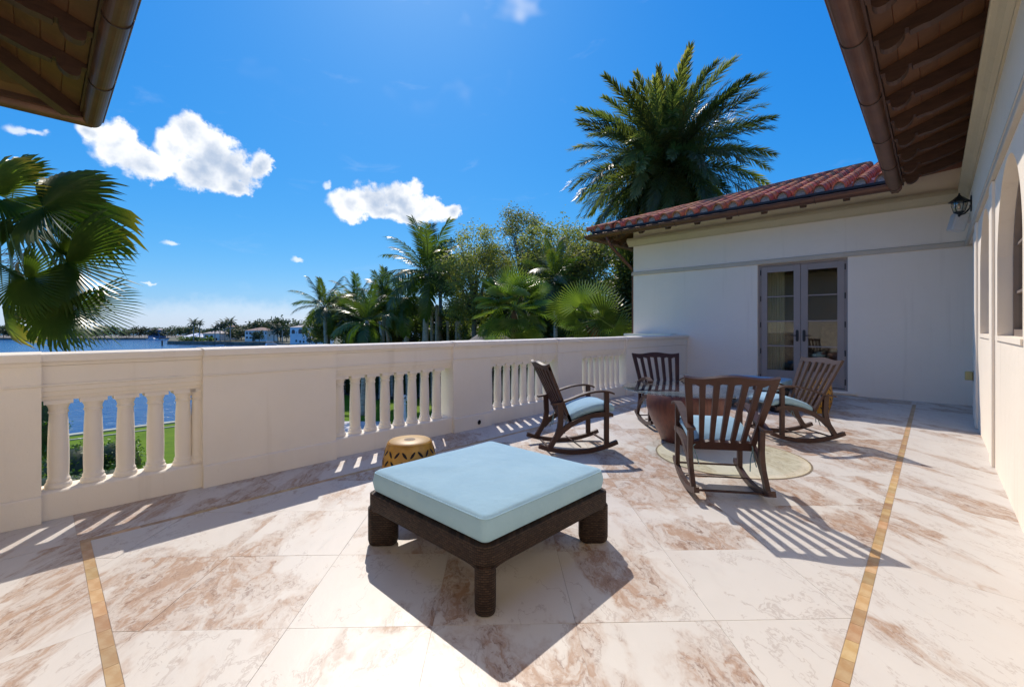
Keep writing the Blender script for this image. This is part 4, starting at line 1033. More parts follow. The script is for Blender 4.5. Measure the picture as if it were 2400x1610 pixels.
b = MB(); b.cbox(-0.085, -0.004, -0.045, 0.045, -0.06, 0.06, 0.01); b.build('cover', 'outlet', ob)
b = MB(); b.box(-0.0035, -0.0005, -0.055, 0.055, -0.07, 0.07); b.build('plate', 'bronze_frame', ob)

# ---- seen through the door
def curtain(x0, x1, y, label):
    b = MB(); n = 60; vs = []
    for z in (0.07, 1.2, 2.62):
        for k in range(n+1):
            x = x0+(x1-x0)*k/n; vs.append((x, y+0.035*math.sin(k*0.95)+0.01*math.sin(z*3+k), z))
    fs = [(i*(n+1)+k, i*(n+1)+k+1, (i+1)*(n+1)+k+1, (i+1)*(n+1)+k) for i in range(2) for k in range(n)]
    b.add(vs, fs); tag(b.build('curtain', 'curtain', smooth=True), label, 'curtain', 'curtains inside the french door')
curtain(-2.72, -2.28, WY+0.42, 'pale gathered curtain inside the left leaf of the french door'); curtain(-1.30, -1.02, WY+0.42, 'pale narrow curtain inside the right leaf of the french door')
bd = thing('bed', 'cream bed standing in the dim room behind the french door', 'bed', (-1.2, 12.8, 0.05))
b = MB(); b.cbox(-0.9, 0.9, -0.9, 1.1, 0.15, 0.62, 0.06); b.build('mattress', 'bed', bd)
b = MB(); b.cbox(-0.95, 0.95, 1.1, 1.2, 0.0, 1.3, 0.03); b.build('headboard', 'armchair', bd)
b = MB(); b.box(-0.92, 0.92, -0.92, 1.1, 0.0, 0.145); b.build('bed_base', 'armchair', bd)
ac = thing('armchair', 'patterned armchair in the room just inside the french door', 'armchair', (-2.15, 11.6, 0.05), 0.5)
b = MB(); b.cbox(-0.36, 0.36, -0.38, 0.36, 0.12, 0.46, 0.04); b.build('seat', 'armchair', ac)
b = MB(); b.cbox(-0.36, 0.36, 0.28, 0.44, 0.14, 1.05, 0.05); b.build('backrest', 'armchair', ac)
for sx in (-1, 1):
    b = MB(); b.cbox(sx*0.42-0.07, sx*0.42+0.07, -0.36, 0.36, 0.12, 0.64, 0.04); b.build('armrest', 'armchair', ac)

# ================================================================== PLANTS
def frond_mesh(name, mat, L, n, leaf, bend, vee=0.5, sweep=0.75, droop=0.2, rach=0.02, petiole=0.12, seed=1, width=0.03, plume=0.0):
    rn = random.Random(seed); b = MB(); pts = []; ang = 0.0; p = Vector((0, 0, 0)); K = 14
    dirs = []
    for k in range(K+1):
        pts.append(p.copy()); ang = -bend*(k/K)**1.35; d = Vector((0, math.cos(ang), math.sin(ang))); dirs.append(d); p = p + d*(L/K)
    b.tube(pts, [rach*(1-0.85*k/K) for k in range(K+1)], 4)
    b.u = [0.01+0.9*(i//4)/(K+1) for i in range(len(b.v))]
    for i in range(n):
        s = petiole + (1-petiole)*(i+0.5)/n; f = s*K; k = min(int(f), K-1); fr = f-k
        o = pts[k].lerp(pts[k+1], fr); d = dirs[k].lerp(dirs[k+1], fr).normalized(); up = Vector((0, -d.z, d.y)); t_ = (s-petiole)/(1-petiole)
        ll = leaf*(0.35+0.65*math.sin(math.pi*min(1, 0.12+0.80*t_)))*rn.uniform(0.88, 1.1)
        sw = sweep*(0.7+0.6*t_)
        for sd in (-1, 1):
            ve = vee + plume*rn.uniform(-1, 1)
            ld = (Vector((sd, 0, 0))*math.cos(sw)*math.cos(ve) + d*math.sin(sw) + up*math.sin(ve)*math.cos(sw)).normalized()
            ld = (ld + Vector((rn.uniform(-.07, .07), rn.uniform(-.07, .07), rn.uniform(-.07, .07)))).normalized()
            wv = ld.cross(up).normalized()*width*0.5
            m1 = o + ld*ll*0.5 + Vector((0, 0, -droop*ll*0.18)); tp = o + ld*ll + Vector((0, 0, -droop*ll*0.75))
            b.add([o-wv*0.6, o+wv*0.6, m1+wv, m1-wv, tp], [(0, 1, 2, 3), (3, 2, 4)], [t_*0.6, t_*0.6, t_*0.8+0.1, t_*0.8+0.1, min(1, t_*0.7+0.35)])
    return b.mesh(name, mat)
def fan_mesh(name, mat, R, half, n, pleat=0.012, droop=0.25, free=0.48, seed=1, cup=0.18, pet=0.0):
    """palmate leaf: pleated fan whose outer part splits into pointed blades"""
    rn = random.Random(seed); b = MB(); da = 2*half/n
    for k in range(n):
        a0 = -half+k*da; am = a0+da/2; a1 = a0+da; Rk = R*(0.80+0.20*math.cos(am*0.55))*rn.uniform(0.93, 1.04); sag = rn.uniform(0.6, 1.5)*droop
        def pt(r, a, z): return (r*math.sin(a), r*math.cos(a), z)
        def zz(r): t_ = r/R; return cup*R*t_*(1-0.3*t_) - sag*R*max(0, t_-0.45)**2*2.0
        rf = R*free
        rows = [(0.03*R, 1.0), (rf*0.6, 1.0), (rf, 0.96), (rf+(Rk-rf)*0.16, 0.66), (rf+(Rk-rf)*0.52, 0.42), (rf+(Rk-rf)*0.82, 0.20)]
        vs = []; us = []
        for r, wf in rows:
            h_ = da/2*wf; vs += [pt(r, am-h_, zz(r)), pt(r, am, zz(r)+pleat*R*(r/rf if r < rf else 1.0)*2), pt(r, am+h_, zz(r))]; us += [r/R]*3
        vs.append(pt(Rk, am+rn.uniform(-.02, .02), zz(Rk))); us.append(1.0); fs = []
        for i in range(len(rows)-1):
            for j in range(2): fs.append((i*3+j, i*3+j+1, (i+1)*3+j+1, (i+1)*3+j))
        l = (len(rows)-1)*3; fs += [(l, l+1, l+3), (l+1, l+2, l+3)]
        b.add(vs, fs, us)
    if pet > 0:
        o = len(b.v); b.tube([(0, 0.03*R, 0), (0, -pet*0.3, -0.01*pet), (0, -pet, -0.10*pet)], [0.008*R+0.004, 0.012, 0.016], 5); b.u[o:] = [0.05]*(len(b.v)-o)
    return b.mesh(name, mat)
def orient(axis, normal):
    y = Vector(axis).normalized(); z = Vector(normal); z = (z - y*z.dot(y)).normalized(); x = y.cross(z)
    return Matrix((x, y, z)).transposed().to_4x4()
def trunk_mesh(name, mat, h, r0, r1, lean=(0, 0), rings=0.0, n=12, k=14, seed=1):
    rn = random.Random(seed); b = MB(); pts = []; rad = []
    for i in range(k+1):
        t_ = i/k; pts.append((lean[0]*t_**1.6, lean[1]*t_**1.6, h*t_)); rad.append((r0+(r1-r0)*t_)*(1+rings*(1 if i % 2 else -1))*(1.25 if i == 0 else 1))
    b.tube(pts, rad, n); return b.mesh(name, mat, True)

# ---- date palm behind the end wing
p = at(1562, 18.0); CZ = 7.75
dp = thing('date_palm', 'big full-crowned date palm rising behind the red tiled roof', 'palm tree', (p.x, p.y, GZ))
o = link('trunk', trunk_mesh('date_trunk', 'fibre_trunk', CZ-GZ-0.3, 0.36, 0.32, rings=0.08, k=26), dp)
DV = [frond_mesh('date_frond_%d' % i, 'date_leaf', 3.75, 104, 0.50, be, 0.30, 0.85, 0.10, 0.022, 0.08, seed=i+1, width=0.038, plume=0.95) for i, be in enumerate((0.42, 0.78, 1.10, 1.45))]
rn = random.Random(11); N = 215
for i in range(N):
    t_ = (i+0.5)/N; el = 84 - 152*t_**0.95 + rn.uniform(-6, 6); azm = i*137.5 + rn.uniform(-14, 14)
    v = 0 if el > 55 else 1 if el > 20 else 2 if el > -15 else 3
    o = link('frond', DV[v], dp); s = rn.uniform(0.88, 1.08)*(0.86 if el > 60 else 1.06)
    e2 = el+8; o.matrix_local = Matrix.Translation((0.16*math.sin(-R_(azm)), 0.16*math.cos(R_(azm)), CZ-GZ-0.05+0.35*(1-t_)-0.2)) @ Matrix.Rotation(R_(azm), 4, 'Z') @ Matrix.Rotation(R_(e2), 4, 'X') @ Matrix.Rotation(R_(rn.uniform(-25, 25)), 4, 'Y') @ Matrix.Scale(s, 4)
b = MB()
for i in range(34):                      # old leaf bases under the crown
    a = i*2.4; b.tube([(0.30*math.cos(a), 0.30*math.sin(a), CZ-GZ-1.3+0.032*i), (0.50*math.cos(a), 0.50*math.sin(a), CZ-GZ-1.0+0.032*i)], [0.07, 0.03], 5)
b.build('leaf_bases', 'husk', dp)

# ---- fan palm at the left, beyond the balustrade
FV = [fan_mesh('fan_leaf_%d' % i, 'fan_leaf', 1.0, R_(h_), n_, 0.028, dr, fr, seed=20+i, cup=cu, pet=1.1) for i, (h_, n_, dr, fr, cu) in enumerate(((108, 44, 0.34, 0.30, 0.10), (150, 52, 0.22, 0.22, 0.22), (88, 36, 0.60, 0.30, 0.05), (52, 26, 0.42, 0.36, 0.12)))]
cp = at(-70, 7.4)
fp = thing('fan_palm', 'fan palm with large drooping fan leaves at the left, just beyond the balustrade', 'palm tree', (cp.x, cp.y, GZ))
link('trunk', trunk_mesh('fan_trunk', 'fibre_trunk', 6.9, 0.22, 0.17, rings=0.05, k=22), fp)
F3 = Vector((FWD.x, FWD.y, 0)); R3 = Vector((RGT.x, RGT.y, 0)); Z3 = Vector((0, 0, 1))
def put_fan(root, px, py, depth, th, rad_px, var, tiltf=0.25, nz=0.35, vs=None, nf=-1.0, nr=0.0):
    """hub where the photograph shows it, at its own distance; th = way the fan points, seen from the terrace"""
    h_ = at(px, depth, py=py); ax = R3*math.cos(R_(th)) + Z3*math.sin(R_(th)) + F3*tiltf; nm = F3*nf + Z3*nz + R3*nr
    o = link('fan_leaf', (vs or FV)[var], root); s = rad_px*depth/FPX
    o.matrix_local = Matrix.Translation(h_ - root.location) @ orient(ax, nm) @ Matrix.Scale(s, 4); return o
for a in ((100, 486, 6.6, 20, 165, 0, 0.15, 0.75, None, -0.8, 0.25), (152, 614, 6.3, -38, 165, 0, -0.1, 0.45, None, -1, -0.35), (148, 600, 6.5, 55, 95, 2, 0.35, 0.2, None, -0.6, 0.5), (62, 653, 6.0, -70, 100, 1, 0.1, 0.1), (148, 716, 6.2, -74, 118, 0, -0.15, 0.35),
          (-6, 468, 6.8, -22, 280, 3, 0.25, 0.9, None, -0.5, 0.3), (-12, 455, 6.6, 66, 115, 2, 0.1, 0.4), (22, 690, 6.4, -100, 130, 2, 0.2, 0.2, None, -0.6, -0.5), (170, 560, 7.0, -10, 118, 2, 0.3, 0.8, None, -0.6, 0.2), (190, 715, 6.7, -36, 112, 2, 0.2, 0.6, None, -0.8, -0.3),
          (35, 430, 7.2, 96, 90, 0, 0.3, 0.3), (-30, 610, 6.2, 160, 130, 0, 0.1, 0.3), (90, 690, 7.3, -125, 110, 0, 0.3, 0.2)):
    put_fan(fp, *a)
b = MB(); rn = random.Random(4)
for i in range(46):                     # dry flower stalks tangled in the crown
    a = at(rn.uniform(-30, 60), 7.0, py=rn.uniform(590, 640)); c_ = at(rn.uniform(60, 150), 7.0+rn.uniform(-.3, .3), py=rn.uniform(560, 680)); m_ = (a+c_)/2 + Vector((0, 0, rn.uniform(0.0, 0.2)))
    b.tube([a-fp.location, m_-fp.location, c_-fp.location], [0.006, 0.004, 0.002], 3)
b.build('flower_stalks', 'husk', fp)

# ---- coconut palms in the garden
CV = [frond_mesh('coconut_frond_%d' % i, 'coco_leaf', 1.0, 38, 0.23, be, -0.10, 0.66, 0.40, 0.009, 0.14, seed=40+i, width=0.021, plume=0.2) for i, be in enumerate((0.45, 0.85, 1.25, 1.6))]
def coconut(px, py, depth, L, label, nf=22, seed=1, lean=0.0, tr=0.15, top=78, low=-38):
    rn = random.Random(seed); zc = 1.25+depth*(769-py)/FPX; p = at(px, depth)
    root = thing('coconut_palm', label, 'palm tree', (p.x, p.y, GZ), 0, 'palms of the garden belt'); H_ = zc-GZ
    lx, ly = RGT.x*lean, RGT.y*lean
    link('trunk', trunk_mesh('coconut_trunk', 'palm_trunk', H_, tr*1.25, tr, (lx, ly), 0.03, k=24, seed=seed), root)
    for i in range(nf):
        t_ = (i+0.5)/nf; el = top+(low-top)*t_ + rn.uniform(-8, 8); azm = i*137.5+rn.uniform(-20, 20)+seed*31
        v = 0 if el > 58 else 1 if el > 25 else 2 if el > -10 else 3
        o = link('frond', CV[v], root); s = L*rn.uniform(0.85, 1.1)
        o.matrix_local = Matrix.Translation((lx, ly, H_-0.1)) @ Matrix.Rotation(R_(azm), 4, 'Z') @ Matrix.Rotation(R_(el+12), 4, 'X') @ Matrix.Rotation(R_(rn.uniform(-20, 20)), 4, 'Y') @ Matrix.Scale(s, 4)
    b = MB()
    for i in range(7): a = i*0.9; b.lathe([(0.001, -0.16), (0.11, -0.08), (0.13, 0.0), (0.09, 0.10), (0.001, 0.14)], 8, (lx+0.30*math.cos(a), ly+0.30*math.sin(a), H_-0.35-0.05*(i % 3)))
    b.build('coconuts', 'bush_leaf', root, smooth=True)
    return root
coconut(995, 640, 33, 4.1, 'tallest coconut palm of the garden belt, its crown against the sky', 26, 1, 0.2, 0.20)
coconut(958, 700, 36, 3.2, 'coconut palm with hanging fronds just left of the tallest palm', 20, 2, -0.4, 0.18, 50, -65)
coconut(768, 718, 38, 2.9, 'leftmost coconut palm of the belt, beside the white loggia villa', 18, 3, -0.3, 0.15)
coconut(850, 752, 30, 2.5, 'low bright green coconut palm in front of the belt', 18, 4, 0.3, 0.14, 80, -45)
coconut(893, 712, 37, 3.0, 'coconut palm with an upright spiky top in the middle of the belt', 22, 5, 0.3, 0.15, 85, -50)
coconut(842, 705, 44, 3.0, 'coconut palm half hidden behind the spiky-topped one', 18, 6, -0.2, 0.15)
coconut(806, 745, 40, 2.4, 'short coconut palm between the leftmost palm and the low bright one', 16, 7, 0.2, 0.13)
coconut(1302, 650, 25, 2.3, 'slender drooping feather palm standing in front of the leafy trees', 24, 8, 0.0, 0.10, 88, -70)
# bare trunks beside the tall palm
for i, (px, d_, r_, ln_) in enumerate(((1014, 34, 0.11, 0.1), (1021, 33.5, 0.10, -0.1), (1030, 34.5, 0.11, 0.25), (962, 36, 0.14, 0.4), (985, 38, 0.10, -0.4), (1052, 36, 0.10, 0.1), (1068, 35, 0.12, -0.1), (1085, 36, 0.15, 0.3), (1097, 37, 0.10, -0.5), (905, 36, 0.12, 0.5), (920, 38, 0.12, 0.6))):
    p = at(px, d_); H_ = 7.6 if 1010 < px < 1035 else 6.4
    o = link('palm_trunk', trunk_mesh('slim_trunk', 'palm_trunk', H_, r_*1.2, r_, (-ln_*RGT.x, -ln_*RGT.y), 0.03, k=18)); o.location = (p.x, p.y, GZ)
    tag(o, 'slim pale bare palm trunk, %s from the left above the rail' % ordinal(sorted([1014, 1021, 1030, 962, 985, 1052, 1068, 1085, 1097, 905, 920]).index(px)), 'trunk', 'slim trunks of the garden belt')

# ---- fan palms in front of the leafy trees
LV = [fan_mesh('light_fan_%d' % i, 'fan_light', 1.0, R_(h_), n_, 0.026, dr, fr, seed=60+i, cup=cu, pet=1.0) for i, (h_, n_, dr, fr, cu) in enumerate(((112, 30, 0.08, 0.36, 0.15), (150, 36, 0.10, 0.30, 0.2), (100, 28, 0.30, 0.34, 0.10)))]
def fan_palm(px, py, depth, R, label, n, seed, trunk_r=0.14, lean=0.0, pet=0.9, top=80, low=-60):
    rn = random.Random(seed); zc = 1.25+depth*(769-py)/FPX; p = at(px, depth)
    root = thing('fan_palm', label, 'palm tree', (p.x, p.y, GZ), 0, 'fan palms beyond the balustrade'); H_ = zc-GZ
    lx, ly = RGT.x*lean, RGT.y*lean
    link('trunk', trunk_mesh('fan_palm_trunk', 'fibre_trunk', H_, trunk_r*1.1, trunk_r, (lx, ly), 0.06, k=22), root)
    for i in range(n):
        t_ = (i+0.5)/n; el = R_(top+(low-top)*t_+rn.uniform(-10, 10)); a = R_(i*137.5+rn.uniform(-20, 20)+seed*50)
        d_ = Vector((math.cos(a)*math.cos(el), math.sin(a)*math.cos(el), math.sin(el)))
        hub = Vector((lx, ly, H_)) + d_*R*pet*rn.uniform(0.85, 1.1)
        ax = d_ + Vector((0, 0, -0.25)); nm = Vector((0, 0, 1)) - d_*d_.z + Vector((rn.uniform(-.3, .3), rn.uniform(-.3, .3), 0)) + d_*0.01
        if abs(d_.z) > 0.92: nm = Vector((math.cos(a), math.sin(a), 0.2))
        o = link('fan_leaf', LV[rn.randrange(3)], root); o.matrix_local = Matrix.Translation(hub) @ orient(ax, nm) @ Matrix.Scale(R*rn.uniform(0.85, 1.1), 4)
    return root
fan_palm(1205, 728, 17, 0.92, 'dense green fan palm standing over the grey thatched hut', 26, 3, 0.12, 0, 0.95)
f2 = fan_palm(1382, 765, 14, 0.62, 'low green fan palm tucked below the large pale fan leaves', 18, 5, 0.12, 0, 0.7, 60, -50)
f3p = at(1425, 13.5); f3 = thing('fan_palm', 'pale fan palm with big round leaves and an orange fibrous trunk by the house corner', 'palm tree', (f3p.x, f3p.y, GZ), 0, 'fan palms beyond the balustrade')
link('trunk', trunk_mesh('leaning_trunk', 'fibre_trunk', 5.9, 0.16, 0.12, (-0.42*RGT.x, -0.42*RGT.y), 0.06, k=22), f3)
for a in ((1362, 712, 13.2, 112, 62, 0, 0.2, 0.3), (1392, 712, 13.6, 55, 66, 0, 0.1, 0.3), (1415, 745, 13.0, -20, 78, 1, 0.1, 0.2), (1330, 725, 13.8, 170, 56, 0, 0.2, 0.3), (1440, 770, 12.8, -35, 60, 2, 0.0, 0.3), (1375, 735, 14.2, 85, 70, 0, 0.3, 0.3), (1352, 745, 13.4, 200, 50, 2, 0.0, 0.3)):
    put_fan(f3, *a, vs=LV)

# ---- leafy trees
def leaf_cloud(b, centers, per, spread, size, rn, flat=0.8):
    for c_, sc in centers:
        for _ in range(per):
            d_ = Vector((rn.gauss(0, 1), rn.gauss(0, 1), rn.gauss(0, flat))); d_ = d_*spread*sc*0.55
            if d_.length > spread*sc*1.5: d_ *= 0.6
            p = c_ + d_; s = size*rn.uniform(0.6, 1.35)
            u = Vector((rn.uniform(-1, 1), rn.uniform(-1, 1), rn.uniform(-0.7, 0.5))).normalized(); w = u.cross(Vector((rn.uniform(-1, 1), rn.uniform(-1, 1), rn.uniform(-1, 1)))).normalized()
            b.add([p, p+u*s*0.5+w*s*0.24, p+u*s, p+u*s*0.5-w*s*0.24], [(0, 1, 2, 3)])
def leafy_tree(px, py, depth, rx, rz, label, mat='tree_leaf', ncl=70, per=150, size=0.20, seed=1, spread=0.62, sprigs=0, base=GZ, name='leafy_tree', trunk_r=0.18, ry=None, group='leafy trees of the garden belt', core=True):
    rn = random.Random(seed); c0 = at(px, depth, py=py); root = thing(name, label, 'tree', (c0.x, c0.y, base), 0, group)
    zc = c0.z-base; cl = []
    while len(cl) < ncl:
        v = Vector((rn.uniform(-1, 1), rn.uniform(-1, 1), rn.uniform(-1, 1)))
        if 0.25 < v.length < 1.0 and rn.random() < 0.35+0.65*v.length:
            lump = 1+0.16*math.sin(3.1*v.x+seed)+0.14*math.sin(4.3*v.z+2*seed)
            cl.append((Vector((v.x*rx*lump, v.y*(ry or rx)*lump, zc+v.z*rz*lump)), rn.uniform(0.7, 1.25)))
    b = MB(); H0 = max(0.5, zc-rz*0.55)
    b.tube([(0, 0, 0), (0.1, 0.05, H0*0.5), (0.0, 0.1, H0)], [trunk_r*1.3, trunk_r, trunk_r*0.8], 8)
    for c_, sc in cl[::3]:
        m_ = Vector((c_.x*0.35, c_.y*0.35, (H0+c_.z)/2)); b.tube([(0, 0.1, H0*0.85), m_, c_], [trunk_r*0.5, trunk_r*0.25, 0.015], 5)
    b.build('trunk', 'trunk', root, smooth=True)
    b = MB(); leaf_cloud(b, cl, per, spread, size, rn)
    for i in range(sprigs):                 # wispy twigs above the outline
        a = rn.uniform(0, 6.28); r_ = rn.uniform(0, 0.9); c_ = Vector((rx*r_*math.cos(a), rx*r_*math.sin(a), zc+rz*math.sqrt(max(0, 1-r_*r_))*0.95)); hgt = rn.uniform(0.5, 1.5)*rz*0.32
        for j in range(26):
            t_ = rn.random(); q_ = c_ + Vector((rn.gauss(0, .10), rn.gauss(0, .10), hgt*t_)); leaf_cloud(b, [(q_, 0.3)], 1, spread, size, rn)
    b.build('crown', mat, root); return root
leafy_tree(1108, 655, 31, 2.7, 3.0, 'olive-green leafy tree right of the tallest coconut palm', seed=1, ncl=108, per=190, sprigs=14, size=0.165)
leafy_tree(1222, 625, 35, 3.4, 3.4, 'highest olive-green leafy tree with wispy twigs in the middle of the belt', seed=2, ncl=128, per=190, sprigs=22, size=0.165)
leafy_tree(1322, 625, 30, 2.7, 2.9, 'rounded olive-green leafy tree beside the end wing', seed=3, ncl=114, per=190, sprigs=9, size=0.165)
leafy_tree(1392, 632, 27, 1.5, 2.4, 'narrow olive-green leafy tree under the roof corner', seed=4, ncl=62, per=190, sprigs=4, size=0.165)
leafy_tree(1478, 690, 21, 0.95, 2.4, 'dark leafy tree squeezed against the house corner', 'dark_leaf', seed=5, ncl=62, per=210, size=0.19)
leafy_tree(1270, 700, 37, 3.6, 2.2, 'dark green tree filling the gap behind the fan palms', 'dark_leaf', seed=6, ncl=94, per=195, size=0.26)
leafy_tree(1150, 735, 39, 3.4, 2.0, 'dark shrubby tree low behind the slim trunks', 'dark_leaf', seed=7, ncl=94, per=195, size=0.26)
leafy_tree(1030, 640, 40, 1.6, 1.7, 'dark leafy tree showing behind the tallest palm', 'dark_leaf', seed=8, ncl=54, per=195, size=0.25)
leafy_tree(812, 745, 46, 2.3, 2.2, 'yellowish green tree behind the leftmost coconut palm', 'tree_leaf', seed=9, ncl=67, per=195, size=0.26)
leafy_tree(768, 765, 44, 1.3, 1.4, 'small yellow-green tree by the white loggia villa', 'tree_leaf', seed=10, ncl=48, per=195, size=0.23)
leafy_tree(930, 760, 45, 4.6, 2.4, 'broad dark tree closing the view behind the palm trunks', 'dark_leaf', seed=12, ncl=121, per=195, size=0.30)
leafy_tree(1060, 765, 44, 4.2, 2.2, 'dark undergrowth tree behind the right-hand trunks of the belt', 'dark_leaf', seed=13, ncl=108, per=195, size=0.30)
leafy_tree(860, 770, 40, 2.2, 1.8, 'dark bushy tree at the foot of the spiky coconut palm', 'dark_leaf', seed=14, ncl=62, per=195, size=0.26)
leafy_tree(1315, 772, 31, 3.2, 1.9, 'dark bushes low behind the fan palms', 'dark_leaf', seed=15, ncl=90, per=190, size=0.26)
leafy_tree(1425, 772, 23, 1.9, 1.5, 'dark shrub behind the orange palm trunk at the house corner', 'dark_leaf', seed=16, ncl=70, per=190, size=0.22)
leafy_tree(1200, 775, 33, 3.0, 1.8, 'dark bushes behind the thatched hut', 'dark_leaf', seed=17, ncl=90, per=190, size=0.26)
# dark hedge beyond the lawn
b = MB(); rn = random.Random(21); cl = []
for i in range(120):
    u = i/119; c_ = at(700+560*u, 40.0-1.5*u); cl.append((Vector((c_.x, c_.y, GZ+rn.uniform(0.3, 2.7))), 1.0))
hd = thing('hedge', 'dark hedge along the far edge of the lawn behind the balusters', 'hedge', (0, 0, 0)); leaf_cloud(b, cl, 60, 0.75, 0.20, rn); b.build('foliage', 'dark_leaf', hd)
b = MB()
for i in range(20):
    a, c_ = at(700+28*i, 40.6-0.075*i), at(700+28*(i+1), 40.6-0.075*(i+1)); n_ = Vector((FWD.x, FWD.y, 0))*0.8
    b.add([tuple(a)[:2]+(GZ,), tuple(c_)[:2]+(GZ,), tuple(c_+n_)[:2]+(GZ,), tuple(a+n_)[:2]+(GZ,), tuple(a)[:2]+(GZ+2.7,), tuple(c_)[:2]+(GZ+2.7,), tuple(c_+n_)[:2]+(GZ+2.7,), tuple(a+n_)[:2]+(GZ+2.7,)], [(0, 1, 5, 4), (4, 5, 6, 7), (2, 3, 7, 6)])
b.build('dark_core', 'dark_leaf', hd)  # solid dark core standing in for the shade inside the hedge
# clipped bushes below the terrace
def bush(px, depth, r, hz, label, seed, mat='bush_leaf', size=0.10):
    rn = random.Random(seed); p = at(px, depth); root = thing('clipped_bush', label, 'bush', (p.x, p.y, GZ), 0, 'bushes on the lawn below the terrace'); cl = []
    while len(cl) < 60:
        v = Vector((rn.uniform(-1, 1), rn.uniform(-1, 1), rn.uniform(-0.5, 1)))
        if 0.55 < v.length < 1: cl.append((Vector((v.x*r, v.y*r, hz*0.45+v.z*hz*0.5)), 0.6))
    b = MB(); leaf_cloud(b, cl, 70, 0.42, size, rn); b.build('foliage', mat, root)
    b = MB(); b.lathe([(r*0.3, 0.0), (r*0.78, hz*0.2), (r*0.85, hz*0.5), (r*0.6, hz*0.8), (0.05, hz*0.9)], 14); b.build('dark_core', 'dark_leaf', root, smooth=True)  # solid core in darker leaf colour, for the shade within the bush
bush(118, 13.0, 1.1, 1.7, 'leftmost clipped bush below the terrace', 1); bush(185, 15.5, 1.2, 1.9, 'taller loose bush behind the second baluster gap', 2); bush(215, 12.5, 1.1, 1.3, 'low bright bush at the foot of the second baluster gap', 3)
bush(262, 13.6, 1.2, 1.7, 'clipped bush in the third baluster gap', 4); bush(268, 16.2, 0.9, 1.9, 'upright bush behind the third baluster gap', 5); bush(328, 13.8, 0.8, 1.2, 'small bush at the edge of the open lawn', 6); bush(100, 18.5, 0.7, 3.4, 'tall narrow shrub standing by the water at the far left', 7); bush(160, 11.6, 0.9, 1.1, 'low bush nearest to the terrace', 8)
# white garden ornament
p = at(949, 27.5); orn = thing('garden_ornament', 'slender white ornament standing on the lawn behind the second balustrade bay', 'ornament', (p.x, p.y, GZ))
b = MB(); b.lathe([(0.22, 0), (0.22, 0.12), (0.14, 0.16), (0.10, 0.3), (0.12, 0.5), (0.09, 0.7), (0.08, 1.1), (0.12, 1.18), (0.06, 1.25), (0.05, 1.4)], 12); b.build('pillar', 'white_paint', orn)
b = MB(); rn = random.Random(3)
for i in range(14):
    a = i*2.4; z = 1.32+0.03*i; r_ = 0.16*math.sin(math.pi*(i+1)/15); b.lathe([(0.001, -0.06), (0.06, 0), (0.001, 0.06)], 6, (r_*math.cos(a), r_*math.sin(a), z))
b.build('finial', 'white_paint', orn)
# thatched hut
p = at(1150, 18.5); hut = thing('thatched_hut', 'grey thatched hut roof just showing above the rail under the fan palm', 'hut', (p.x, p.y, GZ))
b = MB(); b.lathe([(2.0, 4.55), (1.75, 4.72), (1.2, 5.15), (0.6, 5.55), (0.03, 5.9)], 40, caps=False); b.build('thatch', 'thatch', hut)
for k in range(4):
    a = k*math.pi/2+0.4; b = MB(); b.tube([(1.5*math.cos(a), 1.5*math.sin(a), 0), (1.5*math.cos(a), 1.5*math.sin(a), 4.7)], 0.07, 8); b.build('post', 'wood_post', hut)

# ================================================================== ACROSS THE LAKE
ISL = WZ+1.45
def land_sheet(name, pts, z, mat):
    b = MB(); n = len(pts); b.add([(p.x, p.y, z) for p in pts]+[(p.x, p.y, WZ-0.5) for p in pts], [tuple(range(n))]+[(k, (k+1) % n, n+(k+1) % n, n+k) for k in range(n)]); o = b.build(name, mat); tag(o, kind='structure'); return o
fr = [(392, 209), (430, 205), (520, 199), (622, 192), (690, 170), (760, 150), (830, 140)]
land_sheet('headland_ground', [at(a, d_) for a, d_ in fr]+[at(830, 330), at(400, 300)], ISL, 'far_ground')
sw_ = thing('seawall', 'dark concrete seawall along the opposite headland', 'seawall', (0, 0, 0)); b = MB()
for (a, d0), (c_, d1) in zip(fr, fr[1:]):
    p0, p1 = at(a, d0-0.4), at(c_, d1-0.4); n_ = Vector((FWD.x, FWD.y, 0))*0.8; q0, q1 = p0+n_, p1+n_
    b.add([(p0.x, p0.y, WZ-0.3), (p1.x, p1.y, WZ-0.3), (p1.x, p1.y, ISL+0.12), (p0.x, p0.y, ISL+0.12), (q0.x, q0.y, ISL+0.12), (q1.x, q1.y, ISL+0.12)], [(0, 1, 2, 3), (3, 2, 5, 4)])
b.build('wall', 'seawall', sw_)
land_sheet('far_shore_ground', [at(a, d_) for a, d_ in ((-420, 300), (60, 290), (480, 296), (480, 420), (-420, 420))], WZ+1.0, 'seawall')
# leaf-cloud trees for the far side, a few shapes turned and scaled
def far_mesh(seed, n=34, per=26, size=0.11):
    rn = random.Random(seed); cl = []
    while len(cl) < n:
        v = Vector((rn.uniform(-1, 1), rn.uniform(-1, 1), rn.uniform(-0.8, 1)))
        if v.length < 1: cl.append((Vector((v.x*0.52, v.y*0.52, 0.58+0.40*v.z)), 1.0))
    b = MB(); leaf_cloud(b, cl, per, 0.13, size, rn); return b.mesh('far_crown', 'far_leaf')
FT = [far_mesh(100+i) for i in range(5)]
tk = MB(); tk.tube([(0, 0, 0), (0, 0, 0.55)], [0.03, 0.02], 5); TK = tk.mesh('far_trunk', 'trunk')
def far_tree(px, depth, h_, w, label, group, seed, base):
    p = at(px, depth); root = thing('far_tree', label, 'tree', (p.x, p.y, base), 0, group); rn = random.Random(seed)
    c_ = link('crown', FT[seed % 5], root); c_.scale = (w, w, h_); c_.rotation_euler = (0, 0, rn.uniform(0, 6)); t_ = link('trunk', TK, root); t_.scale = (h_*0.8, h_*0.8, h_)
rn = random.Random(55); px = -40; ntr = 0
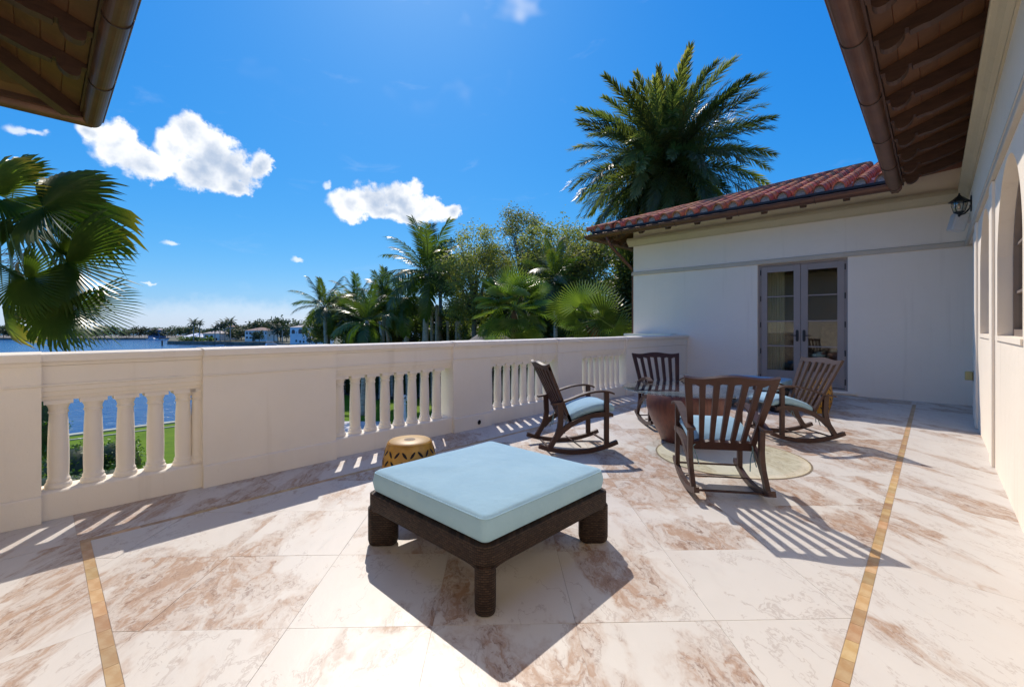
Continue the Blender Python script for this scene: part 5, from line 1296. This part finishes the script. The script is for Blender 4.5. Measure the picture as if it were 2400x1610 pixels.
while px < 470:
    far_tree(px, rn.uniform(296, 315), rn.uniform(5.2, 9.2), rn.uniform(8, 12), 'dark rounded tree, %s from the left in the treeline across the lake' % ordinal(ntr), 'treeline across the lake', rn.randrange(1000), WZ+0.9); px += rn.uniform(11, 21); ntr += 1
PF = [frond_mesh('far_frond_%d' % i, 'far_leaf', 1.0, 16, 0.30, be, -0.2, 0.6, 0.5, 0.012, 0.1, seed=80+i, width=0.06) for i, be in enumerate((0.8, 1.4))]
def far_palm(px, depth, ytop, L, label, seed, base=ISL, mat=None):
    rn = random.Random(seed); p = at(px, depth); zc = 1.25+depth*(769-ytop)/FPX; root = thing('royal_palm', label, 'palm tree', (p.x, p.y, base), 0, 'palms on the headland'); H_ = zc-base
    link('trunk', trunk_mesh('far_palm_trunk', 'palm_trunk', H_, 0.25, 0.18, (rn.uniform(-.5, .5), 0), k=6, n=6), root)
    for i in range(14):
        el = 70-100*(i+.5)/14; o = link('frond', PF[0 if el > 20 else 1], root); o.matrix_local = Matrix.Translation((0, 0, H_)) @ Matrix.Rotation(R_(i*137.5), 4, 'Z') @ Matrix.Rotation(R_(el+10), 4, 'X') @ Matrix.Scale(L*rn.uniform(.85, 1.1), 4)
for a in ((454, 207, 757, 2.9, 'taller palm of the pair standing alone on the headland tip', 1), (468, 212, 758, 2.3, 'slimmer palm of the pair on the headland tip', 2), (504, 204, 770, 2.6, 'low palm in front of the long white building', 3), (516, 205, 764, 3.1, 'left palm of the green cluster on the headland', 4),
          (527, 207, 760, 3.2, 'middle palm of the green cluster on the headland', 5), (540, 204, 755, 3.1, 'highest palm of the green cluster on the headland', 6), (651, 196, 770, 2.6, 'palm rising behind the motor yacht', 7), (662, 190, 766, 2.6, 'second palm behind the motor yacht', 8), (642, 200, 764, 2.8, 'palm between the two white villas', 9), (697, 186, 759, 2.2, 'thin palm behind the loggia villa', 10)): far_palm(*a)
for i, (px, d_, h_, w) in enumerate(sorted(((553, 214, 6.0, 9), (566, 222, 7.4, 9), (585, 232, 9.5, 9), (603, 226, 10.5, 9), (616, 224, 10.8, 9), (632, 220, 11.4, 9), (646, 214, 10.8, 8), (658, 206, 11.6, 9), (672, 198, 8.5, 8), (492, 232, 7.4, 11), (478, 240, 6.0, 9), (545, 240, 8.5, 11), (560, 238, 8.0, 12), (700, 178, 9.6, 7), (712, 180, 8.0, 7), (740, 150, 6.5, 8), (758, 148, 6.0, 8), (598, 194, 4.5, 3), (608, 195, 5.5, 4)))):
    far_tree(px, d_, h_, w, 'dark green tree, %s from the left among the villas of the headland' % ordinal(i), 'trees of the headland', 300+i*7, ISL-0.1)

def frame_of(px, depth, base, rz=0.0):
    """local frame facing the terrace"""
    p = at(px, depth); return p, YAW+rz
def villa(px, depth, w, d_, h_, label, wall, roofm, wins, roof_h=1.5, rz=0.0, base=ISL, name='villa', over=0.4, arches=()):
    p, yaw = frame_of(px, depth, base, rz); root = thing(name, label, 'house', (p.x, p.y, base), yaw)
    b = MB(); b.box(-w/2, w/2, 0, d_, 0, h_); b.build('wall', wall, root)
    b = MB(); a, e = over, h_+0.002; b.add([(-w/2-a, -a, e), (w/2+a, -a, e), (w/2+a, d_+a, e), (-w/2-a, d_+a, e), (-w/2+d_/2, d_/2, e+roof_h), (w/2-d_/2, d_/2, e+roof_h)] if w > d_ else [(-w/2-a, -a, e), (w/2+a, -a, e), (w/2+a, d_+a, e), (-w/2-a, d_+a, e), (0, d_/2, e+roof_h), (0.01, d_/2, e+roof_h)], [(0, 1, 5, 4), (1, 2, 5), (2, 3, 4, 5), (3, 0, 4), (3, 2, 1, 0)]); b.build('roof', roofm, root)
    for x0, x1, z0, z1 in wins:
        b = MB(); b.box(x0-0.08, x1+0.08, -0.05, -0.003, z0-0.08, z1+0.08); wf = b.build('window', 'white_paint', root)
        b = MB(); b.box(x0, x1, -0.075, -0.052, z0, z1); b.build('pane', 'dark_glass', wf)
    for xc, r_, z0, zs in arches:
        b = MB(); pts = [(xc-r_, z0)]+[(xc-r_*math.cos(math.pi*k/10), zs+r_*math.sin(math.pi*k/10)) for k in range(11)]+[(xc+r_, z0)]; b.prism(pts, lambda u, v, w_: (u, w_, v), -0.05, -0.003); b.build('arch', 'dark_glass', root)
    return root
villa(600, 205, 10.2, 9, 5.0, 'white two-storey villa with a low tiled hip roof across the water', 'white_paint', 'red_roof', [(-4.6, -3.7, 3.3, 4.3), (-3.1, -2.0, 3.3, 4.3), (0.4, 1.3, 3.3, 4.3), (2.6, 3.5, 3.3, 4.3), (4.2, 4.8, 3.3, 4.2), (-4.6, -3.7, 1.3, 2.2), (-3.0, -2.1, 1.3, 2.1), (-1.7, -0.7, 0.1, 2.1), (0.4, 1.4, 1.0, 2.2)], 1.4)
lv = villa(703, 168, 7.4, 7, 6.4, 'white villa with an arched upper loggia and pale hip roof across the water', 'white_paint', 'pale_roof', [], 1.0, 0.0, ISL, 'villa', 0.35, [(-2.5, 0.62, 4.0, 4.9), (0.2, 0.78, 4.0, 5.0), (2.7, 0.62, 4.0, 4.9), (3.1, 0.5, 1.0, 1.8), (-1.4, 0.28, 0.9, 1.5), (0.1, 0.28, 0.6, 1.2), (1.4, 0.28, 0.6, 1.2)])
b = MB(); b.box(-3.9, 3.9, -0.25, 0.02, 3.55, 3.80); b.build('balcony_ledge', 'white_paint', lv)
b = MB(); b.box(-1.5, -1.0, -0.04, -0.004, 4.0, 4.9); b.box(1.45, 1.85, -0.04, -0.004, 4.0, 5.0); b.build('shutters', 'cream_paint', lv)
villa(748, 158, 5.5, 6, 2.6, 'low white annex half hidden by palms beside the loggia villa', 'white_paint', 'pale_roof', [(-1.5, -0.5, 0.8, 1.8)], 1.6)
villa(450, 222, 10.5, 9, 1.7, 'white pavilion with a low pyramid roof on the headland tip', 'white_paint', 'white_paint', [(-3, -2, 0.4, 1.3), (1, 2, 0.4, 1.3)], 1.9)
villa(497, 216, 8.5, 8, 3.5, 'long low white house with grey roof behind the headland palms', 'white_paint', 'pale_roof', [(-3.4, -1.8, 1.8, 2.7), (-0.8, 0.4, 1.8, 2.7), (-3.2, -2.2, 0.2, 1.3), (0.5, 2.5, 0.2, 1.3)], 1.5)
villa(360, 298, 7.5, 6, 5.4, 'blue house among the trees of the far shore', 'blue_paint', 'pale_roof', [(-2.6, -1.4, 3.2, 4.2), (0.5, 1.8, 3.2, 4.2)], 1.0, 0, WZ+1.0)
villa(537, 235, 5, 5, 6.6, 'pinkish house peeping out behind the green palm cluster', 'cream_paint', 'red_roof', [(-1, 0, 4.4, 5.4)], 1.2)
b = MB(); rn = random.Random(8); cl = [(at(421+76*rn.random(), 208+3*rn.random(), ISL+rn.uniform(0.3, 1.7)), 1.0) for i in range(60)]; leaf_cloud(b, cl, 22, 1.0, 0.75, rn)
hg = thing('hedge', 'low clipped hedge in front of the white pavilion on the headland', 'hedge', (0, 0, 0)); b.build('foliage', 'bush_leaf', hg)
b = MB(); p = at(380, 190); b.tube([(p.x, p.y, WZ-1), (p.x, p.y, WZ+2.0)], 0.28, 10); b.lathe([(0.28, 2.0), (0.34, 2.05), (0.30, 2.15), (0.02, 2.3)], 10, (p.x, p.y, WZ))
tag(b.build('channel_marker', 'wood_post'), 'dark channel marker pile standing in the open water', 'marker')
def boat(px, depth, L, label, cabin=True, rz=0.0, name='motor_boat'):
    p, yaw = frame_of(px, depth, WZ); root = thing(name, label, 'boat', (p.x, p.y, WZ), yaw+rz); W = L*0.16
    secs = []; n = 9
    for k in range(n):
        t_ = k/(n-1); x = -L/2+L*t_; hw = W*(1 if t_ < 0.6 else max(0.03, 1-((t_-0.6)/0.4)**2)); zt = 0.085*L*(1+0.35*t_*t_); secs.append([(x, -hw, zt), (x, -hw*0.75, 0.0), (x, 0, -0.2), (x, hw*0.75, 0.0), (x, hw, zt)])
    b = MB(); b.add([p_ for s in secs for p_ in s], [(i*5+j, (i+1)*5+j, (i+1)*5+j+1, i*5+j+1) for i in range(n-1) for j in range(4)]+[(0, 1, 2, 3, 4)]+[(i*5+4, (i+1)*5+4, (i+1)*5, i*5) for i in range(n-1)]); b.build('hull', 'boat_white', root)
    if cabin:
        h0 = 0.09*L; b = MB(); b.prism([(-L*0.30, h0), (L*0.20, h0), (L*0.08, h0+0.085*L), (-L*0.26, h0+0.09*L)], lambda u, v, w: (u, w, v), -W*0.7, W*0.7); b.build('cabin', 'boat_white', root)
        b = MB(); b.prism([(-L*0.22, h0+0.02*L), (L*0.15, h0+0.02*L), (L*0.09, h0+0.06*L), (-L*0.20, h0+0.06*L)], lambda u, v, w: (u, w, v), -W*0.71, W*0.71); b.build('cabin_window', 'dark_glass', root)
        b = MB(); b.box(-L*0.24, L*0.02, -W*0.6, W*0.6, h0+0.155*L, h0+0.165*L)
        for x in (-L*0.22, 0.0):
            for y_ in (-W*0.5, W*0.5): b.tube([(x, y_, h0+0.085*L), (x, y_, h0+0.156*L)], 0.04, 5)
        b.build('flybridge', 'boat_white', root)
boat(640, 172, 9.5, 'white motor yacht moored between the two white villas', True, 0.5); boat(516, 196, 3.2, 'small white boat tied to the seawall of the headland', False, 0.2); boat(358, 288, 7.0, 'small white boat lying off the far shore in front of the blue house', True, 0.1); boat(388, 289, 6.0, 'white boat right of the blue house on the far shore', False, 0.3)
